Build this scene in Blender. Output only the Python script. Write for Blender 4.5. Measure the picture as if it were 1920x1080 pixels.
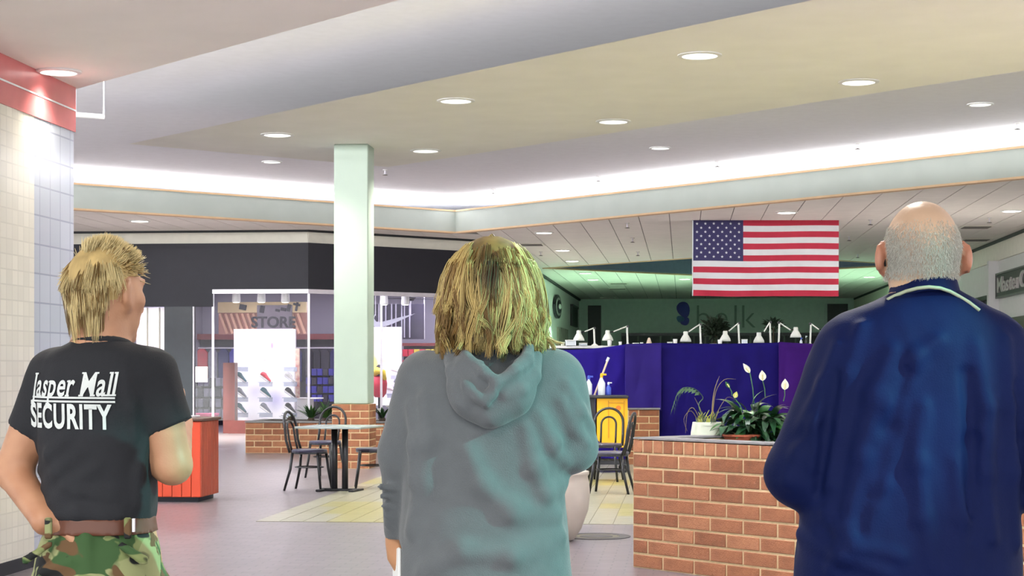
import bpy, bmesh, math, random
import numpy as np
from mathutils import Vector, Matrix
from mathutils.bvhtree import BVHTree

for o in list(bpy.data.objects):
    bpy.data.objects.remove(o, do_unlink=True)
SC = bpy.context.scene
COL = SC.collection
random.seed(7)
RNG = np.random.default_rng(7)
PI = math.pi

# ------------------------------------------------------------------ camera
F = 3300.0
EYE = 1.42
HOR = 690.0
cam_d = bpy.data.cameras.new('camera')
cam = bpy.data.objects.new('camera', cam_d)
COL.objects.link(cam)
cam.location = (0, 0, EYE)
cam.rotation_euler = (PI / 2, 0, 0)
cam_d.sensor_width = 36.0
cam_d.lens = 36.0 * F / 1920.0
cam_d.shift_y = (HOR - 540.0) / 1920.0
cam_d.clip_start = 0.05
cam_d.clip_end = 300
SC.camera = cam

# ------------------------------------------------------------------ world, exposure, large lights
SC.view_settings.view_transform = 'Standard'
SC.view_settings.look = 'None'
SC.view_settings.gamma = 1.0
SC.view_settings.use_curve_mapping = False
SC.view_settings.exposure = 0.90
cy = SC.cycles
cy.max_bounces = 6
cy.diffuse_bounces = 3
cy.glossy_bounces = 2
cy.transmission_bounces = 2
cy.transparent_max_bounces = 6
cy.caustics_reflective = False
cy.caustics_refractive = False
cy.use_adaptive_sampling = True
cy.adaptive_threshold = 0.03
w = bpy.data.worlds.new('world')
SC.world = w
w.use_nodes = True
w.node_tree.nodes['Background'].inputs[0].default_value = (0.80, 0.84, 0.86, 1)
w.node_tree.nodes['Background'].inputs[1].default_value = 2.6


def add_light(name, kind, loc, energy, color, target=None, **kw):
    d = bpy.data.lights.new(name, kind)
    d.energy = energy
    d.color = color
    for k, v in kw.items():
        setattr(d, k, v)
    o = bpy.data.objects.new(name, d)
    COL.objects.link(o)
    o.location = loc
    if target is not None:
        o.rotation_euler = (Vector(target) - Vector(loc)).to_track_quat('-Z', 'Y').to_euler()
    return o


# ------------------------------------------------------------------ frames
TH = math.atan(320.0 / 3300.0)          # the concourse runs along this heading
cdir = np.array([math.sin(TH), math.cos(TH)])
rdir = np.array([math.cos(TH), -math.sin(TH)])
Adir = (cdir - rdir) / math.sqrt(2)
Bdir = (cdir + rdir) / math.sqrt(2)


def W(u, v, Y):
    return ((u - 960.0) / F * Y, Y, EYE + (HOR - v) / F * Y)


def HP(u, v, h):
    """point on the horizontal plane h metres above the eye"""
    Y = h * F / (HOR - v)
    return ((u - 960.0) / F * Y, Y, EYE + h)


def AB(a, b, z=0.0):
    p = Adir * a + Bdir * b
    return (p[0], p[1], z)


def RC(r, c, z=0.0):
    p = rdir * r + cdir * c
    return (p[0], p[1], z)


def toAB(x, y):
    p = np.array([x, y])
    return float(p @ Adir), float(p @ Bdir)


def toRC(x, y):
    p = np.array([x, y])
    return float(p @ rdir), float(p @ cdir)


ANG_R = -TH                      # rotation about z that turns +x into rdir
ANG_A = math.atan2(-Adir[1], -Adir[0])   # turns +x into -Adir (to the right and nearer)
ANG_B = math.atan2(Bdir[1], Bdir[0])


# ------------------------------------------------------------------ materials
def lin(r, g, b):
    f = lambda c: (c / 255 / 12.92) if c / 255 <= 0.04045 else ((c / 255 + 0.055) / 1.055) ** 2.4
    return (f(r), f(g), f(b))


MATS = {}


def mat(name, col, rough=0.6, metal=0.0, var=0.10, scale=6.0, bump=0.0, bscale=60.0, spec=0.5,
        emit=None, estr=0.0, col2=None, stretch=None, trans=0.0, sheen=0.0, coat=0.0, attr=None, alpha=1.0):
    if name in MATS:
        return MATS[name]
    m = bpy.data.materials.new(name)
    m.use_nodes = True
    nt = m.node_tree
    N, L = nt.nodes, nt.links
    bs = N['Principled BSDF']
    tc = N.new('ShaderNodeTexCoord')
    mp = N.new('ShaderNodeMapping')
    L.new(tc.outputs['Object'], mp.inputs[0])
    if stretch:
        mp.inputs['Scale'].default_value = stretch
    nz = N.new('ShaderNodeTexNoise')
    nz.inputs['Scale'].default_value = scale
    nz.inputs['Detail'].default_value = 2
    L.new(mp.outputs[0], nz.inputs['Vector'])
    rp = N.new('ShaderNodeValToRGB')
    rp.color_ramp.elements[0].position = 0.3
    rp.color_ramp.elements[1].position = 0.7
    c1 = tuple(max(0, c * (1 - var)) for c in col)
    c2 = col2 if col2 else tuple(min(1, c * (1 + var)) for c in col)
    rp.color_ramp.elements[0].color = (*c1, 1)
    rp.color_ramp.elements[1].color = (*c2, 1)
    L.new(nz.outputs[0], rp.inputs[0])
    if attr:
        at = N.new('ShaderNodeAttribute')
        at.attribute_name = attr
        mx = N.new('ShaderNodeMix')
        mx.data_type = 'RGBA'
        mx.blend_type = 'MULTIPLY'
        mx.inputs[0].default_value = 1.0
        L.new(rp.outputs[0], mx.inputs[6])
        L.new(at.outputs['Color'], mx.inputs[7])
        L.new(mx.outputs[2], bs.inputs['Base Color'])
    else:
        L.new(rp.outputs[0], bs.inputs['Base Color'])
    bs.inputs['Roughness'].default_value = rough
    bs.inputs['Metallic'].default_value = metal
    bs.inputs['Specular IOR Level'].default_value = spec
    if trans:
        bs.inputs['Transmission Weight'].default_value = trans
    if sheen:
        bs.inputs['Sheen Weight'].default_value = sheen
    if coat:
        bs.inputs['Coat Weight'].default_value = coat
    if alpha < 1:
        bs.inputs['Alpha'].default_value = alpha
    if emit:
        bs.inputs['Emission Color'].default_value = (*emit, 1)
        bs.inputs['Emission Strength'].default_value = estr
    if bump:
        n2 = N.new('ShaderNodeTexNoise')
        n2.inputs['Scale'].default_value = bscale
        n2.inputs['Detail'].default_value = 1
        L.new(mp.outputs[0], n2.inputs['Vector'])
        bp = N.new('ShaderNodeBump')
        bp.inputs['Strength'].default_value = bump
        bp.inputs['Distance'].default_value = 0.01
        L.new(n2.outputs[0], bp.inputs['Height'])
        L.new(bp.outputs[0], bs.inputs['Normal'])
    MATS[name] = m
    return m


def tile_mat(name, col, grout, tw, th, rough=0.25, axis='XZ', rot=0.0, mortar=0.03, var=0.05):
    """fine square tiling, as colour and relief"""
    m = bpy.data.materials.new(name)
    m.use_nodes = True
    nt = m.node_tree
    N, L = nt.nodes, nt.links
    bs = N['Principled BSDF']
    tc = N.new('ShaderNodeTexCoord')
    mp = N.new('ShaderNodeMapping')
    L.new(tc.outputs['Object'], mp.inputs[0])
    if axis == 'XZ':
        mp.inputs['Rotation'].default_value = (PI / 2, 0, 0)
    elif axis == 'YZ':
        mp.inputs['Rotation'].default_value = (0, PI / 2, PI / 2)
    else:
        mp.inputs['Rotation'].default_value = (0, 0, rot)
    bk = N.new('ShaderNodeTexBrick')
    bk.offset = 0.5 if axis == 'XY' else 0.0
    bk.inputs['Color1'].default_value = (*[c * (1 - var) for c in col], 1)
    bk.inputs['Color2'].default_value = (*[min(1, c * (1 + var)) for c in col], 1)
    bk.inputs['Mortar'].default_value = (*grout, 1)
    bk.inputs['Scale'].default_value = 1.0
    bk.inputs['Brick Width'].default_value = tw
    bk.inputs['Row Height'].default_value = th
    bk.inputs['Mortar Size'].default_value = mortar * th
    L.new(mp.outputs[0], bk.inputs['Vector'])
    L.new(bk.outputs['Color'], bs.inputs['Base Color'])
    bs.inputs['Roughness'].default_value = rough
    bp = N.new('ShaderNodeBump')
    bp.invert = True
    bp.inputs['Strength'].default_value = 0.15
    bp.inputs['Distance'].default_value = 0.004
    L.new(bk.outputs['Fac'], bp.inputs['Height'])
    L.new(bp.outputs[0], bs.inputs['Normal'])
    MATS[name] = m
    return m


# ------------------------------------------------------------------ mesh helpers
class MB:
    def __init__(s):
        s.v, s.f, s.m = [], [], []
        s.mi = 0

    def add(s, verts, faces):
        n = len(s.v)
        s.v.extend([tuple(p) for p in verts])
        for f in faces:
            s.f.append(tuple(i + n for i in f))
            s.m.append(s.mi)
        return s

    def box(s, c, size, rz=0.0, M=None, bevel=0.0):
        hx, hy, hz = size[0] / 2, size[1] / 2, size[2] / 2
        if bevel > 0:
            bm = bmesh.new()
            bmesh.ops.create_cube(bm, size=1.0)
            for v in bm.verts:
                v.co = Vector((v.co.x * size[0], v.co.y * size[1], v.co.z * size[2]))
            bmesh.ops.bevel(bm, geom=bm.edges[:] + bm.verts[:], offset=bevel, segments=1, affect='EDGES', profile=0.5)
            bm.verts.index_update()
            P = [tuple(v.co) for v in bm.verts]
            FF = [tuple(v.index for v in f.verts) for f in bm.faces]
            bm.free()
        else:
            P = [(x * hx, y * hy, z * hz) for z in (-1, 1) for y in (-1, 1) for x in (-1, 1)]
            FF = [(0, 2, 3, 1), (4, 5, 7, 6), (0, 1, 5, 4), (2, 6, 7, 3), (0, 4, 6, 2), (1, 3, 7, 5)]
        R = M if M is not None else Matrix.Rotation(rz, 3, 'Z')
        P = [tuple(R @ Vector(p) + Vector(c)) for p in P]
        return s.add(P, FF)

    def prism(s, poly, z0, z1):
        n = len(poly)
        a = 0
        for i in range(n):
            x0, y0 = poly[i][:2]
            x1, y1 = poly[(i + 1) % n][:2]
            a += x0 * y1 - x1 * y0
        if a < 0:
            poly = poly[::-1]
        V = [(p[0], p[1], z0) for p in poly] + [(p[0], p[1], z1) for p in poly]
        FF = [tuple(range(n - 1, -1, -1)), tuple(range(n, 2 * n))]
        FF += [(i, (i + 1) % n, n + (i + 1) % n, n + i) for i in range(n)]
        return s.add(V, FF)

    def tube(s, pts, rad, n=8, cap=True, flat=None):
        pts = [Vector(p) for p in pts]
        k = len(pts)
        if not hasattr(rad, '__len__'):
            rad = [rad] * k
        V, FF = [], []
        up = None
        for i, p in enumerate(pts):
            t = (pts[min(i + 1, k - 1)] - pts[max(i - 1, 0)])
            if t.length < 1e-9:
                t = Vector((0, 0, 1))
            t.normalize()
            if up is None:
                up = Vector((0, 0, 1)) if abs(t.z) < 0.9 else Vector((1, 0, 0))
            a = t.cross(up)
            if a.length < 1e-6:
                a = t.cross(Vector((0, 1, 0)))
            a.normalize()
            b = a.cross(t).normalized()
            up = b
            for j in range(n):
                q = 2 * PI * j / n
                V.append(p + a * math.cos(q) * rad[i] + b * math.sin(q) * rad[i] * (flat or 1.0))
        for i in range(k - 1):
            for j in range(n):
                FF.append((i * n + j, i * n + (j + 1) % n, (i + 1) * n + (j + 1) % n, (i + 1) * n + j))
        if cap:
            FF.append(tuple(range(n - 1, -1, -1)))
            FF.append(tuple((k - 1) * n + j for j in range(n)))
        return s.add(V, FF)

    def lathe(s, prof, n=24, c=(0, 0, 0), close=True):
        V, FF = [], []
        for r, z in prof:
            for j in range(n):
                q = 2 * PI * j / n
                V.append((c[0] + r * math.cos(q), c[1] + r * math.sin(q), c[2] + z))
        k = len(prof)
        for i in range(k - 1):
            for j in range(n):
                FF.append((i * n + j, i * n + (j + 1) % n, (i + 1) * n + (j + 1) % n, (i + 1) * n + j))
        if close:
            FF.append(tuple(range(n - 1, -1, -1)))
            FF.append(tuple((k - 1) * n + j for j in range(n)))
        return s.add(V, FF)

    def mesh(s, name, mats):
        me = bpy.data.meshes.new(name)
        me.from_pydata(s.v, [], s.f)
        if not isinstance(mats, (list, tuple)):
            mats = [mats]
        for m in mats:
            me.materials.append(m)
        if len(mats) > 1:
            me.polygons.foreach_set('material_index', s.m)
        me.update()
        return me

    def build(s, name, mats, parent=None, loc=(0, 0, 0), rz=0.0, smooth=False):
        me = s.mesh(name, mats)
        if smooth:
            me.polygons.foreach_set('use_smooth', [True] * len(me.polygons))
        return link(name, me, parent, loc, rz)


def link(name, data, parent=None, loc=(0, 0, 0), rz=0.0):
    o = bpy.data.objects.new(name, data)
    COL.objects.link(o)
    o.parent = parent
    o.location = loc
    o.rotation_euler = (0, 0, rz)
    return o


def tag(o, label=None, cat=None, group=None, kind=None):
    if label:
        o['label'] = label
    if cat:
        o['category'] = cat
    if group:
        o['group'] = group
    if kind:
        o['kind'] = kind
    return o


def thing(name, label, cat, loc=(0, 0, 0), rz=0.0, group=None):
    return tag(link(name, None, None, loc, rz), label, cat, group)


def struct(mb, name, mats, label=None, **kw):
    return tag(mb.build(name, mats, **kw), label, None, None, 'structure')


def copy_tree(o, parent=None):
    c = o.copy()
    COL.objects.link(c)
    c.parent = parent
    for ch in list(o.children):
        copy_tree(ch, c)
    return c


def np_mesh(name, V, Fq, mats, smooth=True):
    me = bpy.data.meshes.new(name)
    V = np.asarray(V, np.float32)
    Fq = np.asarray(Fq, np.int32)
    k = Fq.shape[1]
    me.vertices.add(len(V))
    me.vertices.foreach_set('co', V.ravel())
    me.loops.add(Fq.size)
    me.loops.foreach_set('vertex_index', Fq.ravel())
    me.polygons.add(len(Fq))
    me.polygons.foreach_set('loop_start', np.arange(0, Fq.size, k, dtype=np.int32))
    me.polygons.foreach_set('loop_total', np.full(len(Fq), k, np.int32))
    me.update(calc_edges=True)
    for m in (mats if isinstance(mats, (list, tuple)) else [mats]):
        me.materials.append(m)
    if smooth:
        me.polygons.foreach_set('use_smooth', np.ones(len(Fq), bool))
    return me


def set_cols(me, cols):
    a = me.attributes.new('Col', 'FLOAT_COLOR', 'POINT')
    c = np.ones((len(me.vertices), 4), np.float32)
    c[:, :3] = cols
    a.data.foreach_set('color', c.ravel())


# ------------------------------------------------------------------ the materials used
M_floor = tile_mat('floor_pavers', lin(122, 114, 117), lin(98, 94, 98), 0.203, 0.102, rough=0.30, axis='XY', rot=TH, mortar=0.06, var=0.10)
M_court = mat('court_tile', lin(150, 148, 128), rough=0.30, var=0.07, scale=3)
M_court2 = mat('court_tile_ochre', lin(152, 146, 94), rough=0.30, var=0.07, scale=3)
M_grout = mat('grout', lin(120, 116, 100), rough=0.8)
M_upper = mat('upper_ceiling_white', lin(248, 248, 252), rough=0.9, var=0.02)
M_panel = mat('cream_panel', lin(248, 246, 240), rough=0.9, var=0.02, scale=2)
M_soffit = mat('cream_soffit', lin(252, 249, 242), rough=0.9, var=0.02, scale=2)
M_fascia = mat('fascia_grey', lin(178, 186, 178), rough=0.8, var=0.03, scale=2)
M_peach = mat('peach_trim', lin(214, 180, 140), rough=0.6, var=0.05)
M_lowceil = mat('low_ceiling', lin(232, 228, 220), rough=0.9, var=0.03, scale=3)
M_seam = mat('ceiling_seam', lin(120, 118, 112), rough=0.9)
M_column = mat('column_paint', lin(166, 182, 168), rough=0.55, var=0.02, scale=3)
M_mortar = mat('mortar', lin(204, 180, 140), rough=0.9, var=0.1, scale=30)
M_br = [mat('brick_a', lin(142, 90, 60), rough=0.8, var=0.16, scale=14, bump=0.3, bscale=90),
        mat('brick_b', lin(128, 78, 50), rough=0.8, var=0.18, scale=14, bump=0.3, bscale=90),
        mat('brick_c', lin(154, 102, 70), rough=0.8, var=0.15, scale=14, bump=0.3, bscale=90)]
M_black = mat('black_paint', lin(30, 31, 40), rough=0.6, var=0.05)
M_blackmetal = mat('black_metal', lin(26, 26, 30), rough=0.35, var=0.1, metal=0.2)
M_white = mat('white_paint', lin(232, 232, 230), rough=0.5, var=0.02)
M_greywall = mat('store_grey', lin(150, 145, 160), rough=0.7, var=0.03)
M_glass = mat('shop_glass', (0.9, 0.95, 1.0), rough=0.02, alpha=0.05, var=0.0, spec=0.25)
M_green = mat('leaf_green', lin(46, 84, 44), rough=0.35, var=0.35, scale=8)
M_green2 = mat('leaf_green_light', lin(74, 116, 52), rough=0.35, var=0.3, scale=8)
M_soil = mat('soil', lin(58, 46, 36), rough=0.95, var=0.3, scale=40, bump=0.6)
M_lamp = mat('lamp_glow', (1, 1, 1), emit=(1.0, 0.97, 0.88), estr=5.0, var=0)
M_lampdim = mat('lamp_soft_glow', (1, 1, 1), emit=(0.96, 1.0, 0.92), estr=.8, var=0)
M_terracotta = mat('terracotta', lin(150, 74, 48), rough=0.8)

# ================================================================== SETTING
Z_LOW = EYE + 3.0        # lower mall ceiling
Z_FT = EYE + 3.445       # top of the well's fascia
Z_PAN = EYE + 3.16       # cream panel in the well
Z_UP = EYE + 3.75        # white ceiling of the well
Z_SOF = EYE + 2.14       # soffit above the photographer
A1, B1 = 30.75, 23.70    # corner of the ceiling well
A0, B0 = -14.0, 6.0

# floor
mb = MB()
mb.add([(-32, -6, 0), (34, -6, 0), (34, 95, 0), (-32, 95, 0)], [(0, 1, 2, 3)])
mb.add([(-32, -6, -.2), (34, -6, -.2), (34, 95, -.2), (-32, 95, -.2)], [(3, 2, 1, 0)])
floor = struct(mb, 'floor', M_floor, 'glossy grey brown paver floor of the mall')

# tiled court around the tables: nearest rows tile by tile, the rest as one piece
TP = 0.22
R0, C0 = -3.93, 15.97
bed = MB()
q = [RC(R0, C0), RC(R0 + 42 * TP, C0), RC(R0 + 42 * TP, C0 + 46 * TP), RC(R0, C0 + 46 * TP)]
bed.prism([p[:2] for p in q], 0.0005, 0.002)
court = struct(bed, 'floor_court', M_grout, 'pale square tiles around the cafe tables')
tm = [MB().box((0, 0, 0.003), (TP - .008, TP - .008, 0.004)).mesh('tile', m) for m in (M_court, M_court2)]
far = MB()
for j in range(46):
    for i in range(42):
        och = (j < 11 and (i + j // 4) % 13 > 2) or (24 <= j < 29)
        p = RC(R0 + (i + .5) * TP, C0 + (j + .5) * TP)
        if j < 8 and i < 36:
            link('tile', tm[1 if och else 0], court, p, ANG_R)
        else:
            far.mi = 1 if och else 0
            far.box((p[0], p[1], 0.003), (TP - .008, TP - .008, 0.004), rz=ANG_R)
tag(far.build('tile_field', [M_court, M_court2], court), kind='stuff')

# ceiling well: white ceiling, cove walls, fascias, cream panel
mb = MB()
mb.prism([AB(A0, B0 - 2), AB(A1 + 2.9, B0 - 2), AB(A1 + 2.9, B1 + 2.9), AB(A0, B1 + 2.9)], Z_UP, Z_UP + .15)
struct(mb, 'ceiling', M_upper, 'white upper ceiling of the light well')
mb = MB()
mb.prism([AB(A0, B1 + 2.75), AB(A1 + 2.9, B1 + 2.75), AB(A1 + 2.9, B1 + 2.9), AB(A0, B1 + 2.9)], Z_LOW + .1, Z_UP)
mb.prism([AB(A1 + 2.75, B0), AB(A1 + 2.9, B0), AB(A1 + 2.9, B1 + 2.75), AB(A1 + 2.75, B1 + 2.75)], Z_LOW + .1, Z_UP)
struct(mb, 'wall_cove', M_upper, 'white wall behind the cove lights')


def fascia(name, p0, p1, z0, z1, th, m, label):
    mb = MB()
    d = Vector((p1[0] - p0[0], p1[1] - p0[1], 0))
    n = Vector((-d.y, d.x, 0)).normalized() * th
    mb.prism([p0[:2], p1[:2], (p1[0] + n.x, p1[1] + n.y), (p0[0] + n.x, p0[1] + n.y)], z0, z1)
    return struct(mb, name, m, label)


fascia('wall_fascia_right', AB(A0, B1), AB(A1, B1), Z_LOW, Z_FT, -0.15, M_fascia, 'grey fascia band running to the right above the flag')
fascia('wall_fascia_left', AB(A1, B0), AB(A1, B1), Z_LOW, Z_FT, 0.15, M_fascia, 'grey fascia band running to the left above the dark shopfront')
tn = 1
for (pa, pb, sg) in ((AB(A0, B1 - .02), AB(A1 - .02, B1 - .02), -1), (AB(A1 - .02, B0), AB(A1 - .02, B1 - .02), 1)):
    for z in (Z_LOW - .03, Z_FT):
        fascia('trim_%d' % tn, pa, pb, z, z + .035, sg * 0.19, M_peach, 'thin peach coloured edge strip on the ceiling fascia')
        tn += 1
# ledge that carries the cove lamps
mb = MB()
mb.prism([AB(A0, B1 + .1), AB(A1 + 2.8, B1 + .1), AB(A1 + 2.8, B1 + 2.8), AB(A0, B1 + 2.8)], Z_LOW + .05, Z_LOW + .12)
mb.prism([AB(A1 + .1, B0), AB(A1 + 2.8, B0), AB(A1 + 2.8, B1 + .1), AB(A1 + .1, B1 + .1)], Z_LOW + .05, Z_LOW + .12)
struct(mb, 'ceiling_cove_ledge', M_upper)
mb = MB()
q0 = [AB(A0, 11.6, Z_PAN), AB(A0, 16.08, Z_PAN), AB(22.6, 16.08, Z_PAN), AB(22.6, 11.6, Z_PAN)]
q1 = [AB(A0, 11.75, Z_PAN + .03), AB(A0, 15.93, Z_PAN + .03), AB(22.45, 15.93, Z_PAN + .03), AB(22.45, 11.75, Z_PAN + .03)]
mb.add(q0 + q1, [(3, 2, 1, 0), (4, 5, 6, 7), (0, 1, 5, 4), (1, 2, 6, 5), (2, 3, 7, 6), (3, 0, 4, 7)])
for a_ in range(-10, 22, 4):
    for b_ in (14.2, 15.6):
        p_ = AB(a_, b_)
        mb.box((p_[0], p_[1], (Z_PAN + .02 + Z_UP) / 2), (.03, .03, Z_UP - Z_PAN - .02))
struct(mb, 'ceiling_panel', M_panel, 'long cream ceiling panel hanging in the white well')

# cove lamps: fluorescent battens lying behind the fascia
def cove(p0, p1, n, e, zc, inward, lean=.75):
    for i in range(n):
        a = (i + .5) / n
        x = p0[0] + (p1[0] - p0[0]) * a
        y = p0[1] + (p1[1] - p0[1]) * a
        L = math.hypot(p1[0] - p0[0], p1[1] - p0[1]) / n
        o = add_light('cove_lamp', 'AREA', (x, y, zc), e, (0.97, 0.97, 1.0), shape='RECTANGLE', size=L, size_y=0.6)
        dirv = Vector((inward[0] * lean, inward[1] * lean, 1)).normalized()
        xa_ = Vector((p1[0] - p0[0], p1[1] - p0[1], 0)).normalized()
        ya_ = (-dirv).cross(xa_)
        o.rotation_euler = Matrix((xa_, ya_, -dirv)).transposed().to_euler()


cove(AB(2, B1 + .8), AB(A1 + .4, B1 + .8), 5, 120, Z_FT - .20, -Bdir, 1.0)
cove(AB(A1 + .8, B0 + 2), AB(A1 + .8, B1 + .4), 3, 120, Z_FT - .20, -Adir, 1.0)
cove(AB(-4, B0 - .8), AB(A1, B0 - .8), 5, 640, Z_FT - .25, Bdir, 1.5)

# lower ceiling
mb = MB()
S2 = (32.0, 40.0, 34.2, 41.2)   # second well: A from, to, B from, to
P = [AB(-6, B1 + .15), AB(A1 + .15, B1 + .15), AB(A1 + .15, 8), AB(70, 8), AB(70, S2[2]), AB(-6, S2[2])]
mb.prism([p[:2] for p in P], Z_LOW, Z_LOW + .04)
mb.prism([AB(-6, S2[2])[:2], AB(S2[0], S2[2])[:2], AB(S2[0], S2[3])[:2], AB(-6, S2[3])[:2]], Z_LOW, Z_LOW + .04)
mb.prism([AB(S2[1], S2[2])[:2], AB(70, S2[2])[:2], AB(70, S2[3])[:2], AB(S2[1], S2[3])[:2]], Z_LOW, Z_LOW + .04)
mb.prism([AB(-6, S2[3])[:2], AB(70, S2[3])[:2], AB(70, 75)[:2], AB(-6, 75)[:2]], Z_LOW, Z_LOW + .04)
lowceil = struct(mb, 'ceiling_low', M_seam, 'lower mall ceiling of long pale panels')


def clip_half(poly, n, d):
    out = []
    for i in range(len(poly)):
        a, b = poly[i], poly[(i + 1) % len(poly)]
        da, db = a[0] * n[0] + a[1] * n[1] - d, b[0] * n[0] + b[1] * n[1] - d
        if da >= 0:
            out.append(a)
        if (da > 0 > db) or (da < 0 < db):
            t = da / (da - db)
            out.append((a[0] + (b[0] - a[0]) * t, a[1] + (b[1] - a[1]) * t))
    return out


R_RIGHT, R_LEFT, C_FAR = 7.35, -4.48, 76.3
PW = 0.61
for k in range(-18, 20):
    ra, rb = R_LEFT - .05 + k * PW + .008, R_LEFT - .05 + (k + 1) * PW - .008
    if ra > R_RIGHT + .2:
        continue
    base = [RC(ra, 22)[:2], RC(rb, 22)[:2], RC(rb, 78)[:2], RC(ra, 78)[:2]]
    if k < 0:
        base = [RC(ra, 30)[:2], RC(rb, 30)[:2], RC(rb, 44)[:2], RC(ra, 44)[:2]]
        base = clip_half(base, Adir, A1 + .16)
        pcs = [base]
    else:
        # beyond the well on either of its two outer sides
        p1 = clip_half(base, Bdir, B1 + .16)
        p2 = clip_half(clip_half(base, -Bdir, -(B1 + .16)), Adir, A1 + .16)
        pcs = []
        for p in (p1, p2):
            if len(p) < 3:
                continue
            pcs.append(clip_half(p, -Bdir, -(S2[2] - .03)))
            mid = clip_half(clip_half(p, Bdir, S2[2] - .03), -Bdir, -(S2[3] + .03))
            if len(mid) > 2:
                pcs.append(clip_half(mid, -Adir, -(S2[0] - .03)))
                pcs.append(clip_half(mid, Adir, S2[1] + .03))
            pcs.append(clip_half(p, Bdir, S2[3] + .03))
    for pc in pcs:
        if len(pc) >= 3:
            MB().prism(pc, Z_LOW - .012, Z_LOW).build('ceiling_board', M_lowceil, lowceil)

# second well further down the concourse
M_well2 = mat('far_well_side', lin(96, 104, 128), rough=0.8, var=0.05)
mb = MB()
for (a0, b0, a1, b1) in ((S2[0], S2[2], S2[1], S2[2]), (S2[1], S2[2], S2[1], S2[3]), (S2[1], S2[3], S2[0], S2[3]), (S2[0], S2[3], S2[0], S2[2])):
    p0, p1 = AB(a0, b0), AB(a1, b1)
    d = Vector((p1[0] - p0[0], p1[1] - p0[1], 0)).normalized()
    n = Vector((d.y, -d.x, 0)) * -.12
    mb.prism([p0[:2], p1[:2], (p1[0] - n.x, p1[1] - n.y), (p0[0] - n.x, p0[1] - n.y)], Z_LOW + .02, Z_LOW + .95)
mb.prism([AB(S2[0] - .2, S2[2] - .2), AB(S2[1] + .2, S2[2] - .2), AB(S2[1] + .2, S2[3] + .2), AB(S2[0] - .2, S2[3] + .2)], Z_LOW + .95, Z_LOW + 1.0)
struct(mb, 'ceiling_far_well', M_well2, 'dark blue grey recess in the far ceiling behind the flag')
for (a0, b0, a1, b1) in ((S2[0], S2[2], S2[1], S2[2]), (S2[1], S2[2], S2[1], S2[3]), (S2[1], S2[3], S2[0], S2[3]), (S2[0], S2[3], S2[0], S2[2])):
    fascia('trim_%d' % tn, AB(a0, b0), AB(a1, b1), Z_LOW - .03, Z_LOW + .03, .10, M_peach, 'thin peach edge strip around the far ceiling recess')
    tn += 1

# soffit over the near floor
mb = MB()
mb.prism([AB(A0, B0), AB(A1, B0), AB(A1, -10), AB(A0, -10)], Z_SOF, Z_SOF + .12)
mb.prism([AB(A0, B0 - .15), AB(A1, B0 - .15), AB(A1, B0), AB(A0, B0)], Z_SOF + .12, Z_FT - .30)
mb.prism([AB(A0, B0 - 2), AB(A1, B0 - 2), AB(A1, B0 - 1.85), AB(A0, B0 - 1.85)], Z_SOF + .12, Z_UP)
struct(mb, 'ceiling_soffit', M_soffit, 'low cream soffit above the tiled pillar')

# tiled pillar on the left
M_tw = tile_mat('white_tile', lin(228, 223, 208), lin(216, 211, 197), 0.105, 0.105, rough=0.18, axis='YZ', mortar=0.05)
M_tg = tile_mat('grey_tile', lin(186, 190, 200), lin(160, 164, 176), 0.21, 0.21, rough=0.15, axis='YZ', mortar=0.03)
M_red = mat('red_tile_band', lin(206, 112, 112), rough=0.25, var=0.06)
pl_p = RC(*toRC(-3.43, 12.5))
pr, pc_ = toRC(-3.43, 12.5)
pil = tag(link('wall_pillar', None, None, (pl_p[0], pl_p[1], 0), ANG_R), 'tiled pillar with a red band at the left edge', None, None, 'structure')
mb = MB().box((-.5, -1.4, Z_SOF / 2), (1.0, 3.0, Z_SOF))
mb.build('white_tiles', M_tw, pil)
mb = MB().box((-.45, .51, Z_SOF / 2), (.9, .82, Z_SOF))
mb.build('grey_tiles', M_tg, pil)
MB().box((-.5, -.985, Z_SOF - .17), (1.02, 3.85, .34)).build('red_band', M_red, pil)
MB().box((-.5, -.985, Z_SOF - .178), (1.03, 3.86, .012)).build('band_joint', M_white, pil)
MB().box((-.5, -.985, .045), (1.03, 3.86, .09)).build('dark_base', M_black, pil)

# ---------------------------------------------------------------- bricks
BH, BL = 0.1016, 0.3048
brick_me = {}
for i, m in enumerate(M_br):
    brick_me['full', i] = MB().box((0, 0, 0), (BL - .016, .09, BH - .016), bevel=.003).mesh('brick', m)
    brick_me['half', i] = MB().box((0, 0, 0), (BL / 2 - .016, .09, BH - .016), bevel=.003).mesh('brick', m)
    brick_me['head', i] = MB().box((0, 0, 0), (BH - .016, .09, BH - .016), bevel=.003).mesh('brick', m)


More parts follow.
